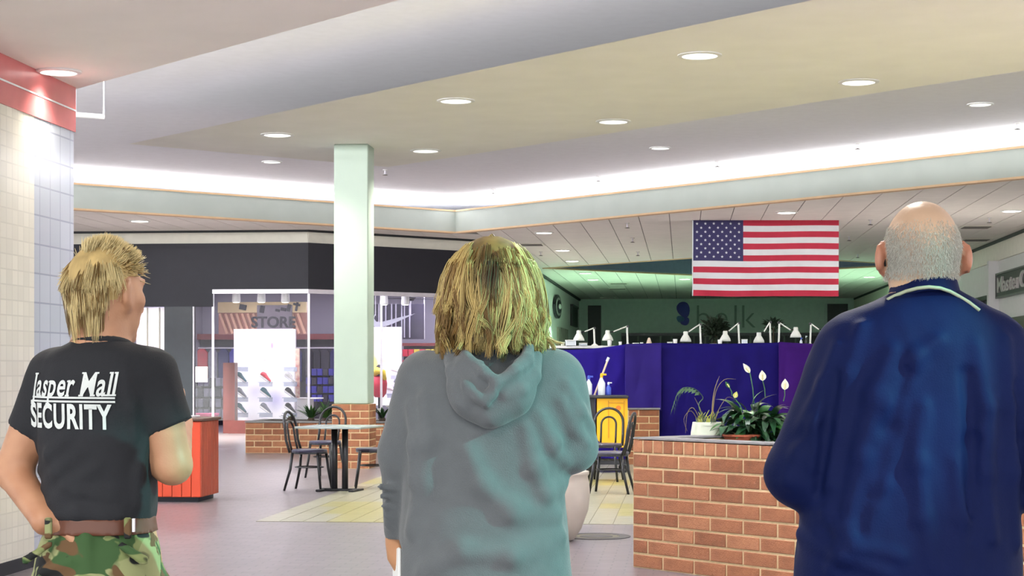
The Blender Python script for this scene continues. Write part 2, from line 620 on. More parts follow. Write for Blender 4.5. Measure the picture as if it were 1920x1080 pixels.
def brick_face(parent, p0, d, length, z0, courses, rowlock=False, inset=.04, start=0, rng=random):
    """running bond along p0 + d*t; the outside is to the right of d; coordinates in the parent's frame"""
    ang = math.atan2(d[1], d[0])
    n = (d[1], -d[0])
    for k in range(courses):
        z = z0 + (k + .5) * BH
        if rowlock and k == courses - 1:
            t = BH / 2
            while t < length:
                link('brick', brick_me['head', rng.choice((0, 0, 1, 2))], parent, (p0[0] + d[0] * t - n[0] * inset, p0[1] + d[1] * t - n[1] * inset, z), ang)
                t += BH
            continue
        t = 0.0
        if (k + start) % 2:
            link('brick', brick_me['half', rng.choice((0, 1, 2))], parent, (p0[0] + d[0] * BL / 4 - n[0] * inset, p0[1] + d[1] * BL / 4 - n[1] * inset, z), ang)
            t = BL / 2
        while t < length - .02:
            rem = length - t
            ty = 'full' if rem > BL * .8 else ('half' if rem > BL * .4 else None)
            if ty is None:
                break
            ln = BL if ty == 'full' else BL / 2
            o = rng.uniform(-.002, .002)
            link('brick', brick_me[ty, rng.choice((0, 0, 1, 2))], parent,
                 (p0[0] + d[0] * (t + ln / 2) - n[0] * (inset + o), p0[1] + d[1] * (t + ln / 2) - n[1] * (inset + o), z), ang)
            t += ln


# big planter in the right foreground; local x runs along its long face, y into it
pc = W(1187, 1063, 12.56)
planter = thing('brick_planter', 'large orange brown brick planter in front of the man in the blue jacket', 'planter', (pc[0], pc[1], 0), ANG_A)
PLN, PWD = 4.0, 1.25
mb = MB()
mb.box((PLN / 2, .10, 9 * BH / 2 - .004), (PLN - .004, .197, 9 * BH - .008))
mb.box((PLN / 2, PWD - .10, 9 * BH / 2 - .004), (PLN - .02, .17, 9 * BH - .008))
mb.box((.10, PWD / 2, 9 * BH / 2 - .004), (.197, PWD - .004, 9 * BH - .008))
mb.box((PLN - .10, PWD / 2, 9 * BH / 2 - .004), (.17, PWD - .02, 9 * BH - .008))
mb.build('mortar_core', M_mortar, planter)
M_cap = mat('planter_cap', lin(126, 124, 124), rough=.7, var=.1, scale=20)
mb = MB()
mb.box((PLN / 2, .10, 9 * BH + .006), (PLN, .20, .012)).box((PLN / 2, PWD - .10, 9 * BH + .006), (PLN, .20, .012))
mb.box((.10, PWD / 2, 9 * BH + .006), (.20, PWD - .4, .012)).box((PLN - .10, PWD / 2, 9 * BH + .006), (.20, PWD - .4, .012))
mb.build('cap', M_cap, planter)
MB().box((PLN / 2, PWD / 2, .84), (PLN - .38, PWD - .38, .05)).build('soil', M_soil, planter)
brick_face(planter, (0, 0), (1, 0), PLN, 0, 9, rowlock=True)
brick_face(planter, (0, PWD), (0, -1), PWD, 0, 9, rowlock=True, start=1)

# white column standing on a brick base
cb = W(664, 877, 25.06)
colm = thing('mall_column', 'white square column on a brick base behind the cafe table', 'column', (cb[0], cb[1], 0), ANG_R)
CW = .56
colm.scale = (.87, .87, 1)
MB().box((0, 0, (9 * BH + Z_PAN) / 2), (CW, CW, Z_PAN - 9 * BH), bevel=.012).build('shaft', M_column, colm)
CB = 2 * BL
MB().box((0, 0, 9 * BH / 2 - .003), (CB - .004, CB - .004, 9 * BH - .006)).build('mortar_core', M_mortar, colm)
for (p0, d, st) in (((-CB / 2, -CB / 2), (1, 0), 0), ((CB / 2, -CB / 2), (0, 1), 1), ((CB / 2, CB / 2), (-1, 0), 0), ((-CB / 2, CB / 2), (0, -1), 1)):
    brick_face(colm, p0, d, CB, 0, 9, start=st)

# low brick planter behind the tables
pb = W(460, 848, 29.4)
lowp = thing('low_brick_planter', 'low brick planter with bushes in front of the shoe shop', 'planter', (pb[0], pb[1], 0), ANG_R)
LPN, LPW = 4.27, 1.4
MB().box((LPN / 2, LPW / 2, 5 * BH / 2 - .005), (LPN - .004, LPW - .004, 5 * BH - .01)).build('mortar_core', M_mortar, lowp)
mb = MB()
mb.box((LPN / 2, .08, 5 * BH + .012), (LPN + .02, .18, .024)).box((LPN / 2, LPW - .08, 5 * BH + .012), (LPN + .02, .18, .024))
mb.box((.08, LPW / 2, 5 * BH + .012), (.18, LPW - .34, .024)).box((LPN - .08, LPW / 2, 5 * BH + .012), (.18, LPW - .34, .024))
mb.build('cap', M_cap, lowp)
MB().box((LPN / 2, LPW / 2, 5 * BH), (LPN - .3, LPW - .3, .02)).build('soil', M_soil, lowp)
brick_face(lowp, (0, 0), (1, 0), LPN, 0, 5)
brick_face(lowp, (0, LPW), (0, -1), LPW, 0, 5, start=1)

# ---------------------------------------------------------------- walls of the concourse
M_wallw = mat('concourse_wall', lin(214, 214, 212), rough=.6, var=.02)
M_walld = mat('wall_beige', lin(226, 224, 210), rough=.7, var=.03)
M_dark = mat('dark_opening', lin(38, 42, 44), rough=.5, var=.05)
M_dglass = mat('dark_glass', lin(60, 68, 70), rough=.08, var=.1)
mb = MB()
mb.prism([RC(R_RIGHT, 24), RC(R_RIGHT + .3, 24), RC(R_RIGHT + .3, C_FAR), RC(R_RIGHT, C_FAR)], 0, Z_LOW)
struct(mb, 'wall_right', M_wallw, 'pale shop wall along the right side of the concourse')
mb = MB()
mb.prism([RC(R_RIGHT - .05, 24), RC(R_RIGHT, 24), RC(R_RIGHT, C_FAR), RC(R_RIGHT - .05, C_FAR)], Z_LOW - .5, Z_LOW - .09)
struct(mb, 'trim_%d' % tn, M_walld, 'beige band along the top of the right wall'); tn += 1
mb = MB()
mb.prism([RC(R_RIGHT - .07, 24), RC(R_RIGHT, 24), RC(R_RIGHT, C_FAR), RC(R_RIGHT - .07, C_FAR)], Z_LOW - .09, Z_LOW - .012)
struct(mb, 'trim_%d' % tn, M_dark, 'dark line where right wall meets the ceiling'); tn += 1
mb = MB()
mb.prism([RC(R_LEFT, 41), RC(R_LEFT - .3, 41), RC(R_LEFT - .3, C_FAR), RC(R_LEFT, C_FAR)], 0, Z_LOW)
struct(mb, 'wall_left', M_wallw, 'pale shop wall along the left side of the concourse')
mb = MB()
mb.prism([RC(R_LEFT + .07, 45), RC(R_LEFT, 45), RC(R_LEFT, C_FAR), RC(R_LEFT + .07, C_FAR)], Z_LOW - .09, Z_LOW - .012)
struct(mb, 'trim_%d' % tn, M_dark, 'dark line where left wall meets the ceiling'); tn += 1
M_farwall = mat('far_wall', lin(186, 206, 194), rough=.7, var=.04)
mb = MB()
mb.prism([RC(R_LEFT, C_FAR), RC(R_RIGHT, C_FAR), RC(R_RIGHT, C_FAR + .3), RC(R_LEFT, C_FAR + .3)], 0, Z_LOW)
struct(mb, 'wall_far', M_farwall, 'green tinted wall at the far end of the concourse')


def on_wall_far(u, v):
    k = (u - 960) / F
    # c = C_FAR plane
    Y = C_FAR / (k * cdir[0] + cdir[1])
    p = W(u, v, Y)
    return toRC(p[0], p[1])[0], p[2]


# far wall: two dark doorways and a security grille between them
dn = 1
for (u0, u1, v0) in ((1100, 1130, 573), (1548, 1592, 570)):
    r0, z1 = on_wall_far(u0, v0)
    r1, _ = on_wall_far(u1, v0)
    mb = MB().box((0, 0, z1 / 2), (r1 - r0, .12, z1))
    d = struct(mb, 'door_%d' % dn, M_dark, 'dark doorway in the far wall', loc=RC((r0 + r1) / 2, C_FAR - .05), rz=ANG_R)
    MB().box((-(r1 - r0) / 2, -.04, z1 / 2), (.12, .16, z1)).build('jamb', M_farwall, d)
    MB().box(((r1 - r0) / 2, -.04, z1 / 2), (.12, .16, z1)).build('jamb', M_farwall, d)
    dn += 1
r0, z1 = on_wall_far(1165, 625)
r1, _ = on_wall_far(1545, 625)
gr = struct(MB().box(((r1 - r0) / 2, 0, z1 / 2), (r1 - r0, .06, z1)), 'window_1', M_dark, 'dark shop opening with a grille across the far end', loc=RC(r0, C_FAR - .03), rz=ANG_R)
mb = MB()
mb.box(((r1 - r0) / 2, -.06, z1 - .05), (r1 - r0, .08, .12)).build('grille_header', M_blackmetal, gr)
gm = MB().box((0, -.06, z1 / 2), (.07, .05, z1)).mesh('bar', mat('grille_bar', lin(70, 76, 70), rough=.4, metal=.5))
for i in range(18):
    link('grille_bar', gm, gr, ((i + .5) / 18 * (r1 - r0), 0, 0))


def text_mesh(txt, size, depth=.02, shear=0.0, offset=0.0, space=1.0, xs=1.0):
    cu = bpy.data.curves.new('txt', 'FONT')
    cu.body = txt
    cu.size = size
    cu.extrude = depth / 2
    cu.shear = shear
    cu.offset = offset
    cu.space_character = space
    cu.align_x = 'CENTER'
    cu.align_y = 'CENTER'
    cu.resolution_u = 4
    o = bpy.data.objects.new('txt', cu)
    COL.objects.link(o)
    bpy.context.view_layer.update()
    me = bpy.data.meshes.new_from_object(o.evaluated_get(bpy.context.evaluated_depsgraph_get()))
    bpy.data.objects.remove(o, do_unlink=True)
    for v in me.vertices:
        v.co.x *= xs
    return me


# far sign: blue petal emblem and large dark letters
M_fl = mat('far_letters', lin(118, 142, 128), rough=.5, var=.05)
M_blue = mat('petal_blue', lin(30, 42, 150), rough=.5, var=.1)
M_blue2 = mat('petal_teal', lin(40, 100, 150), rough=.5, var=.1)
rr, zz = on_wall_far(1360, 596)
ls = thing('wall_lettering', 'large thin dark lettering on the far green wall', 'sign', RC(rr, C_FAR - .02, zz), ANG_R)
for ch, uu in zip('belk', (1318, 1352, 1379, 1402)):
    r_, z_ = on_wall_far(uu, 596)
    me = text_mesh(ch, 1.45, .05, offset=-.018)
    me.materials.append(M_fl)
    o = link('letter', me, ls, (r_ - rr, -.03, z_ - zz))
    o.rotation_euler = (PI / 2, 0, 0)
rr, zz = on_wall_far(1281, 590)
em = thing('petal_emblem', 'blue petal shaped emblem on the far green wall', 'emblem', RC(rr, C_FAR - .02, zz), ANG_R)


def petal(cx, cz, a, b, ang, m, nm):
    mb = MB()
    n = 18
    pts = []
    for i in range(n):
        q = 2 * PI * i / n
        x, z = a * math.cos(q) * (1 + .25 * math.sin(q)), b * math.sin(q)
        pts.append((cx + x * math.cos(ang) - z * math.sin(ang), cz + x * math.sin(ang) + z * math.cos(ang)))
    V = [(x, -.02, z) for x, z in pts] + [(x, -.08, z) for x, z in pts]
    mb.add(V, [tuple(range(n)), tuple(range(2 * n - 1, n - 1, -1))] + [(i, n + i, n + (i + 1) % n, (i + 1) % n) for i in range(n)])
    mb.build(nm, m, em)


petal(.02, .2, .27, .36, .35, M_blue, 'petal')
petal(-.12, -.20, .17, .14, -.3, M_blue2, 'petal')
petal(.08, -.30, .20, .17, .5, M_blue, 'petal')


# right wall: shop sign, window, arched doorway
def on_wall_side(u, v, R):
    k = (u - 960) / F
    Y = R / (k * rdir[0] + rdir[1])
    p = W(u, v, Y)
    return toRC(p[0], p[1])[1], p[2]


c1, zt = on_wall_side(1878, 514, R_RIGHT)
c0, _ = on_wall_side(1930, 500, R_RIGHT)
L_ = 5.0
sg = thing('shop_sign', 'dark framed salon sign with pale raised lettering on the right wall', 'sign', RC(R_RIGHT - .02, c1, zt - .28), ANG_R - PI / 2)
M_signd = mat('sign_dark', lin(44, 42, 44), rough=.5)
M_signl = mat('sign_letter', lin(176, 172, 170), rough=.4)
MB().box((L_ / 2, -.05, 0), (L_, .08, .56)).build('board', M_signd, sg)
mb = MB()
mb.box((L_ / 2, -.07, .27), (L_ + .04, .1, .04)).box((L_ / 2, -.07, -.27), (L_ + .04, .1, .04)).box((0, -.07, 0), (.05, .1, .56)).box((L_, -.07, 0), (.05, .1, .56))
mb.build('frame', mat('sign_frame', lin(80, 78, 78), rough=.4), sg)
me = text_mesh('MasterCuts', .50, .05, offset=.004)
me.materials.append(M_signl)
xm = max(v.co.x for v in me.vertices) - min(v.co.x for v in me.vertices)
for v in me.vertices:
    v.co.x *= 4.5 / xm
o = link('lettering', me, sg, (L_ / 2, -.11, -.01))
o.rotation_euler = (PI / 2, 0, 0)
ca, z1 = on_wall_side(1868, 556, R_RIGHT)
cb_, _ = on_wall_side(1800, 556, R_RIGHT)
wn = struct(MB().box((0, (ca + cb_) / 2 - ca, z1 / 2 + .15), (.1, cb_ - ca, z1 - .3)), 'window_2', M_dglass, 'dark shop window in the right wall', loc=RC(R_RIGHT - .03, ca), rz=ANG_R)
for i in range(5):
    MB().box((-.04, (cb_ - ca) * i / 4, z1 / 2 + .15), (.14, .10, z1 - .3)).build('window_frame', M_blackmetal, wn)
MB().box((-.04, (cb_ - ca) / 2, z1), (.14, cb_ - ca + .1, .10)).build('window_frame', M_blackmetal, wn)
# protruding pier beside the window
mb = MB().box((-.12, .1, (Z_LOW - .5) / 2), (.24, .22, Z_LOW - .5))
c_, _ = on_wall_side(1873, 600, R_RIGHT)
struct(mb, 'wall_pier', M_wallw, 'narrow white pier beside the dark shop window', loc=RC(R_RIGHT, c_), rz=ANG_R)
ca, z1 = on_wall_side(1890, 597, R_RIGHT)
mb = MB()
n = 10
W_ = 3.2
prof = [(0, 0)] + [(0.35 - .35 * math.cos(PI / 2 * i / n), z1 - .35 + .35 * math.sin(PI / 2 * i / n)) for i in range(n + 1)] + [(W_, z1), (W_, 0)]
V = [(-.06, -x, z) for x, z in prof] + [(.0, -x, z) for x, z in prof]
k = len(prof)
mb.add(V, [tuple(range(k)), tuple(range(2 * k - 1, k - 1, -1))] + [(i, k + i, k + (i + 1) % k, (i + 1) % k) for i in range(k)])
dr = struct(mb, 'door_%d' % dn, mat('arch_frame', lin(70, 52, 48), rough=.4), 'dark framed doorway with rounded top corner at the right edge', loc=RC(R_RIGHT - .01, ca), rz=ANG_R); dn += 1
MB().box((-.05, -W_ / 2, z1 / 2 - .1), (.06, W_ - .4, z1 - .3)).build('glass', mat('lit_glass', lin(170, 172, 176), rough=.1), dr)
for i in range(4):
    MB().box((-.08, -.3 - i * .7, z1 / 2 - .1), (.05, .06, z1 - .3)).build('mullion', M_blackmetal, dr)

# left wall: oval sign, dark window, louvred panel
ca, z_ = on_wall_side(1042, 575, R_LEFT)
ov = thing('oval_sign', 'black oval sign with a white centre on the left concourse wall', 'sign', RC(R_LEFT + .02, ca, z_), ANG_R)
for (a, b, x0, x1, m, nm) in ((1.6, .42, 0, .08, M_black, 'plate'), (1.25, .32, .08, .10, mat('sign_grey', lin(150, 150, 150)), 'ring'), (1.0, .24, .10, .12, M_black, 'plate_inner'), (.5, .09, .12, .15, M_white, 'lettering_bar')):
    mb = MB()
    pts = [(math.cos(2 * PI * i / 24) * a, math.sin(2 * PI * i / 24) * b) for i in range(24)]
    V = [(x0, y, z) for y, z in pts] + [(x1, y, z) for y, z in pts]
    mb.add(V, [tuple(range(23, -1, -1)), tuple(range(24, 48))] + [(i, (i + 1) % 24, 24 + (i + 1) % 24, 24 + i) for i in range(24)])
    mb.build(nm, m, ov)
ca, zt = on_wall_side(1069, 572, R_LEFT)
cb_, zb = on_wall_side(1080, 614, R_LEFT)
wn = struct(MB().box((.04, (cb_ - ca) / 2, (zt + zb) / 2), (.08, cb_ - ca, zt - zb)), 'window_3', M_dark, 'dark window on the left concourse wall', loc=RC(R_LEFT, ca), rz=ANG_R)
MB().box((.06, (cb_ - ca) / 2, zt), (.12, cb_ - ca, .08)).build('window_frame', M_blackmetal, wn)
ca, zt = on_wall_side(1044, 613, R_LEFT)
cb_, zb = on_wall_side(1061, 613, R_LEFT)
M_louv = mat('louvre', lin(150, 142, 134), rough=.5)
dr = struct(MB().box((.03, (cb_ - ca) / 2, zt / 2), (.06, cb_ - ca, zt)), 'door_%d' % dn, M_louv, 'pale louvred shutter on the left concourse wall', loc=RC(R_LEFT, ca), rz=ANG_R); dn += 1
for i in range(6):
    MB().box((.08, (cb_ - ca) * (i + .5) / 6, zt / 2), (.06, .14, zt)).build('slat', M_seam, dr)

# ---------------------------------------------------------------- shopfront with black fascia
sx, sy = W(578, 690, 38.0)[:2]
sr, scc = toRC(sx, sy)
Zb0 = EYE + 235 / F * 38.0     # top of the black band
Zrail = EYE + 148 / F * 38.0   # top of the glass
Zdoor = EYE + 116 / F * 38.0
P_l = RC(sr - 8.5, scc)
P_k = RC(sr, scc)
tB = (R_LEFT - sr) * math.sqrt(2)
P_r = (P_k[0] + Bdir[0] * tB, P_k[1] + Bdir[1] * tB, 0)


def strip(name, pts, z0, z1, th, m, label=None, push=0.0):
    """a wall following pts; thickness away from the camera"""
    mb = MB()
    for a, b in zip(pts[:-1], pts[1:]):
        d = Vector((b[0] - a[0], b[1] - a[1], 0)).normalized()
        n = Vector((-d.y, d.x, 0))
        if n.y < 0:
            n = -n
        q0, q1 = n * push, n * (push + th)
        mb.prism([(a[0] + q0.x, a[1] + q0.y), (b[0] + q0.x, b[1] + q0.y), (b[0] + q1.x, b[1] + q1.y), (a[0] + q1.x, a[1] + q1.y)], z0, z1)
    return struct(mb, name, m, label)


uX = lambda u: RC(*(lambda k: ((scc / (k * cdir[0] + cdir[1])) * (k * rdir[0] + rdir[1]), scc))((u - 960) / F))
p398, p362, p308 = uX(398), uX(361), uX(308)
strip('wall_shop_head', [P_l, P_k, P_r], Zb0, Z_LOW - .06, .2, M_walld, 'pale strip above the black shop fascia', push=.03)
strip('trim_%d' % tn, [P_l, P_k, P_r], Z_LOW - .06, Z_LOW - .012, .25, M_dark, 'dark line between shop fascia and ceiling'); tn += 1
strip('wall_shop_fascia', [p398, P_k, P_r], Zrail, Zb0, .2, M_black, 'wide black fascia above the shoe shop')
strip('wall_shop_fascia_left', [P_l, p398], Zdoor, Zb0, .2, M_black, 'black fascia over the entrance left of the shoe shop')
strip('wall_shop_pier', [p308, p362], 0, Zdoor, .25, mat('pier_black', lin(34, 40, 46), rough=.4), 'black pier beside the shop entrance')
# bright white opening left of the pier
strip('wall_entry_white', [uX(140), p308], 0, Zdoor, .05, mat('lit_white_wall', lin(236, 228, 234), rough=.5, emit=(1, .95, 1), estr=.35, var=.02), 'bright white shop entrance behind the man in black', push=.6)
for i, u in enumerate((262, 285)):
    a, b = uX(u), uX(u + 2)
    strip('trim_%d' % tn, [a, b], 0, Zdoor, .05, M_walld, 'pale upright in the white shop entrance', push=.5); tn += 1

# glass panes, rail, mullions
shopw = tag(link('window_4', None, None), 'glass front of the shoe shop', None, None, 'structure')


def pane(a, b, z0, z1, nm='pane', m=M_glass, th=.02, push=0.08):
    mb = MB()
    d = Vector((b[0] - a[0], b[1] - a[1], 0)).normalized()
    n = Vector((-d.y, d.x, 0))
    if n.y < 0:
        n = -n
    q0, q1 = n * push, n * (push + th)
    mb.prism([(a[0] + q0.x, a[1] + q0.y), (b[0] + q0.x, b[1] + q0.y), (b[0] + q1.x, b[1] + q1.y), (a[0] + q1.x, a[1] + q1.y)], z0, z1)
    return mb.build(nm, m, shopw)


M_chrome = mat('bright_metal', lin(222, 218, 226), rough=.3, metal=.3, var=.05)
Zsill = 0.28
M_sill = mat('dark_red_sill', lin(112, 58, 54), rough=.5, var=.1)
pane(p398, P_k, Zsill, Zrail)
pane(P_k, P_r, Zsill, Zrail)
pane(p362, p398, .05, Zdoor)
pane(p398, P_k, Zrail - .09, Zrail, 'rail', M_chrome, .12, .0)
pane(P_k, P_r, Zrail - .09, Zrail, 'rail', M_chrome, .12, .0)
for p in (p398, P_k):
    MB().box((p[0], p[1] + .1, Zrail / 2), (.05, .05, Zrail)).build('mullion', M_chrome, shopw)
for t in (.38, .72):
    p = (P_k[0] + (P_r[0] - P_k[0]) * t, P_k[1] + (P_r[1] - P_k[1]) * t)
    MB().box((p[0], p[1] + .1, Zrail / 2), (.05, .05, Zrail)).build('mullion', M_chrome, shopw)
MB().box((p362[0] - .02, p362[1] + .06, Zdoor / 2), (.09, .09, Zdoor)).build('door_post', M_chrome, shopw)
p428 = uX(428)
pane(p428, P_k, 0, Zsill, 'sill', M_sill, .18, -.02)
pane(P_k, P_r, 0, Zsill, 'sill', M_sill, .18, -.02)
pane(uX(416), uX(438), 0, EYE + 10 / F * 38, 'side_panel', M_sill, .25, .10)

# shop interior
Bk = scc + 6.0
mb = MB()
mb.prism([RC(sr - 4.2, Bk), RC(R_LEFT, Bk), RC(R_LEFT, Bk + .2), RC(sr - 4.2, Bk + .2)], 0, Z_LOW)
struct(mb, 'wall_shop_back', M_greywall, 'grey upper back wall inside the shoe shop')
mb = MB()
mb.prism([RC(sr - 4.2, scc + .3), RC(sr - 4.0, scc + .3), RC(sr - 4.0, Bk), RC(sr - 4.2, Bk)], 0, Z_LOW)
struct(mb, 'wall_shop_side', M_greywall, 'grey side wall inside the shoe shop')
mb = MB()
mb.prism([RC(sr - 4.2, scc + .3), RC(sr, scc + .3), RC(R_LEFT - .3, scc + 4.0), RC(R_LEFT - .3, Bk), RC(sr - 4.2, Bk)], Zrail + .35, Zrail + .45)
struct(mb, 'ceiling_shop', M_greywall, 'ceiling inside the shoe shop')
for i, x in enumerate((-3.0, -1.2, .6, 2.2)):
    p = RC(sr + x, scc + (2.4 if x < 1 else 4.2), Zrail + .3)
    add_light('shop_lamp', 'AREA', p, 42, (.86, .82, 1.0), shape='SQUARE', size=1.0)


def HW(u, v, c):
    """point on the plane c = const (parallel to the shop front)"""
    k = (u - 960) / F
    Y = c / (k * cdir[0] + cdir[1])
    return W(u, v, Y)


# merchandise wall along the back: dark clothes on rails, blue stock, red band
def rel(o_p, p):
    r0, c0 = toRC(o_p[0], o_p[1])
    r1, c1 = toRC(p[0], p[1])
    return (r1 - r0, c1 - c0, p[2] - (o_p[2] if len(o_p) > 2 else 0))


bk = HW(470, 812, Bk - .35)
rack = thing('clothes_rack', 'dark wall unit full of hanging clothes at the back of the shoe shop', 'clothes rack', (bk[0], bk[1], 0), ANG_R)
x0 = rel(bk, HW(362, 690, Bk - .35))[0]
x1 = rel(bk, HW(640, 690, Bk - .35))[0]
ztop = HW(470, 632, Bk)[2]
MB().box(((x0 + x1) / 2, .2, ztop / 2), (x1 - x0, .08, ztop)).build('back_board', mat('rack_dark', lin(36, 26, 48), rough=.6), rack)
MB().box(((x0 + x1) / 2, .0, ztop), (x1 - x0, .3, .14)).build('header', mat('rack_red', lin(120, 40, 44), rough=.5), rack)
MB().tube([(x0, -.05, ztop - .28), (x1, -.05, ztop - .28)], .02).build('rail', M_chrome, rack)
cl_m = [mat('cloth_%s' % n, lin(*c), rough=.8, var=.2) for n, c in (('navy', (38, 36, 92)), ('charcoal', (52, 48, 62)), ('red', (190, 48, 66)), ('grey', (120, 118, 134)), ('blue', (54, 50, 150)), ('dark', (30, 26, 44)))]
k = 0
x = x0 + .1
while x < x1 - .1:
    w_ = random.uniform(.16, .30)
    m = cl_m[(2 if k == 0 else 3 if k == 1 else random.choice((0, 1, 5, 1, 4, 0)))]
    h_ = random.uniform(.75, 1.0)
    mb = MB()
    for (zz, ww) in (): pass
    prof = [(-w_ * .18, 0), (w_ * .18, 0), (w_ * .5, -.10), (w_ * .46, -h_), (-w_ * .46, -h_), (-w_ * .5, -.10)]
    n = len(prof)
    V = [(px, -.09, pz) for px, pz in prof] + [(px, .01, pz) for px, pz in prof]
    mb.add(V, [tuple(range(n)), tuple(range(2 * n - 1, n - 1, -1))] + [(i, n + i, n + (i + 1) % n, (i + 1) % n) for i in range(n)])
    mb.build('garment', m, rack, (x + w_ / 2, -.02, ztop - .3))
    x += w_ + .02
    k += 1
# lower stock shelves: boxes of blue and grey goods
for (u0, u1, v0, v1, m, n_) in ((362, 428, 722, 800, cl_m[3], 6), (575, 628, 705, 770, cl_m[4], 5)):
    p0, p1 = rel(bk, HW(u0, v1, Bk - .6)), rel(bk, HW(u1, v0, Bk - .6))
    for i in range(n_):
        for j in range(4):
            zz = p0[2] + (p1[2] - p0[2]) * (j + .5) / 4
            xx = p0[0] + (p1[0] - p0[0]) * (i + .5) / n_
            MB().box((xx, -.28, zz), (abs(p1[0] - p0[0]) / n_ * .88, .22, abs(p1[2] - p0[2]) / 4 * .8), bevel=.01).build('folded_stock', m if (i + j) % 3 else cl_m[1], rack)

# louvred wooden sign panel with lettering behind the glass
M_peachw = mat('peach_slat', lin(226, 172, 150), rough=.6, var=.08)
M_cream = mat('cream_board', lin(232, 206, 160), rough=.6, var=.05)
pp = HW(490, 595, scc + 1.4)
sp = thing('slatted_sign', 'peach slatted sign panel with dark lettering hung behind the shop glass', 'sign', pp, ANG_R)
a = rel(pp, HW(409, 627, scc + 1.4)); b = rel(pp, HW(575, 586, scc + 1.4)); t_ = rel(pp, HW(575, 566, scc + 1.4))
MB().box(((a[0] + b[0]) / 2, .06, (a[2] + t_[2]) / 2), (b[0] - a[0], .04, t_[2] - a[2])).build('backing', mat('panel_pink', lin(176, 120, 112), rough=.7), sp)
MB().box(((a[0] + b[0]) / 2, .0, (b[2] + t_[2]) / 2), (b[0] - a[0], .06, t_[2] - b[2])).build('top_board', M_cream, sp)
ns = 15
hh = b[2] - a[2]
for i in range(ns):
    xc = a[0] + (b[0] - a[0] - .12) * (i + .5) / ns + .06
    M_ = Matrix.Rotation(-.35, 3, 'Y')
    MB().box((xc, .01, (a[2] + b[2]) / 2), (.055, .05, hh * .98), M=M_).build('slat', M_peachw, sp)
g0 = rel(pp, HW(482, 618, scc + 1.35)); g1 = rel(pp, HW(548, 572, scc + 1.35))
MB().box(((g0[0] + g1[0]) / 2, -.05, (g0[2] + g1[2]) / 2), (g1[0] - g0[0], .02, g1[2] - g0[2])).build('letter_board', mat('board_mauve', lin(140, 128, 146), rough=.6), sp)
M_ink = mat('dark_ink', lin(46, 38, 56), rough=.6)
me = text_mesh('STORE', .34, .02, offset=.008)
me.materials.append(M_ink)
ce = rel(pp, HW(512, 605, scc + 1.3))
o = link('lettering', me, sp, (ce[0], -.08, ce[2]))
o.rotation_euler = (PI / 2, 0, 0)
for (u, v, w_, h_) in ((455, 576, .16, .12), (491, 580, .10, .16), (520, 582, .10, .06), (531, 580, .12, .07), (541, 577, .07, .16), (556, 575, .05, .20), (556, 571, .16, .05)):
    c_ = rel(pp, HW(u, v, scc + 1.3))
    MB().box((c_[0], -.08, c_[2]), (w_, .02, h_), M=Matrix.Rotation(.2, 3, 'Y')).build('mark', M_ink, sp)

# white track lamps
for i, (u, v) in enumerate(((443, 557), (490, 557), (535, 557), (720, 562), (760, 562))):
    p = HW(u, v, scc + .55 if u < 600 else scc + 2.6)
    lb = ('leftmost', 'second', 'third', 'fourth', 'rightmost')[i]
    t = thing('track_lamp', '%s white cylinder track lamp behind the shop glass' % lb, 'lamp', p, 0, 'track lamps of the shoe shop')
    MB().lathe([(.05, .12), (.085, .09), (.095, -.09), (.085, -.12), (.07, -.12)], 16).build('lamp_body', M_white, t, smooth=False)
    MB().tube([(0, 0, .11), (0, 0, .30)], .018).build('stem', M_chrome, t)
    MB().lathe([(.068, -.122), (.05, -.124)], 12).build('lens', M_lamp, t)
    add_light('track_spot', 'SPOT', (p[0], p[1], p[2] - .16), 40, (1, .95, 1), target=(p[0], p[1] + .9, 0.6), spot_size=1.4, spot_blend=.6, shadow_soft_size=.08)


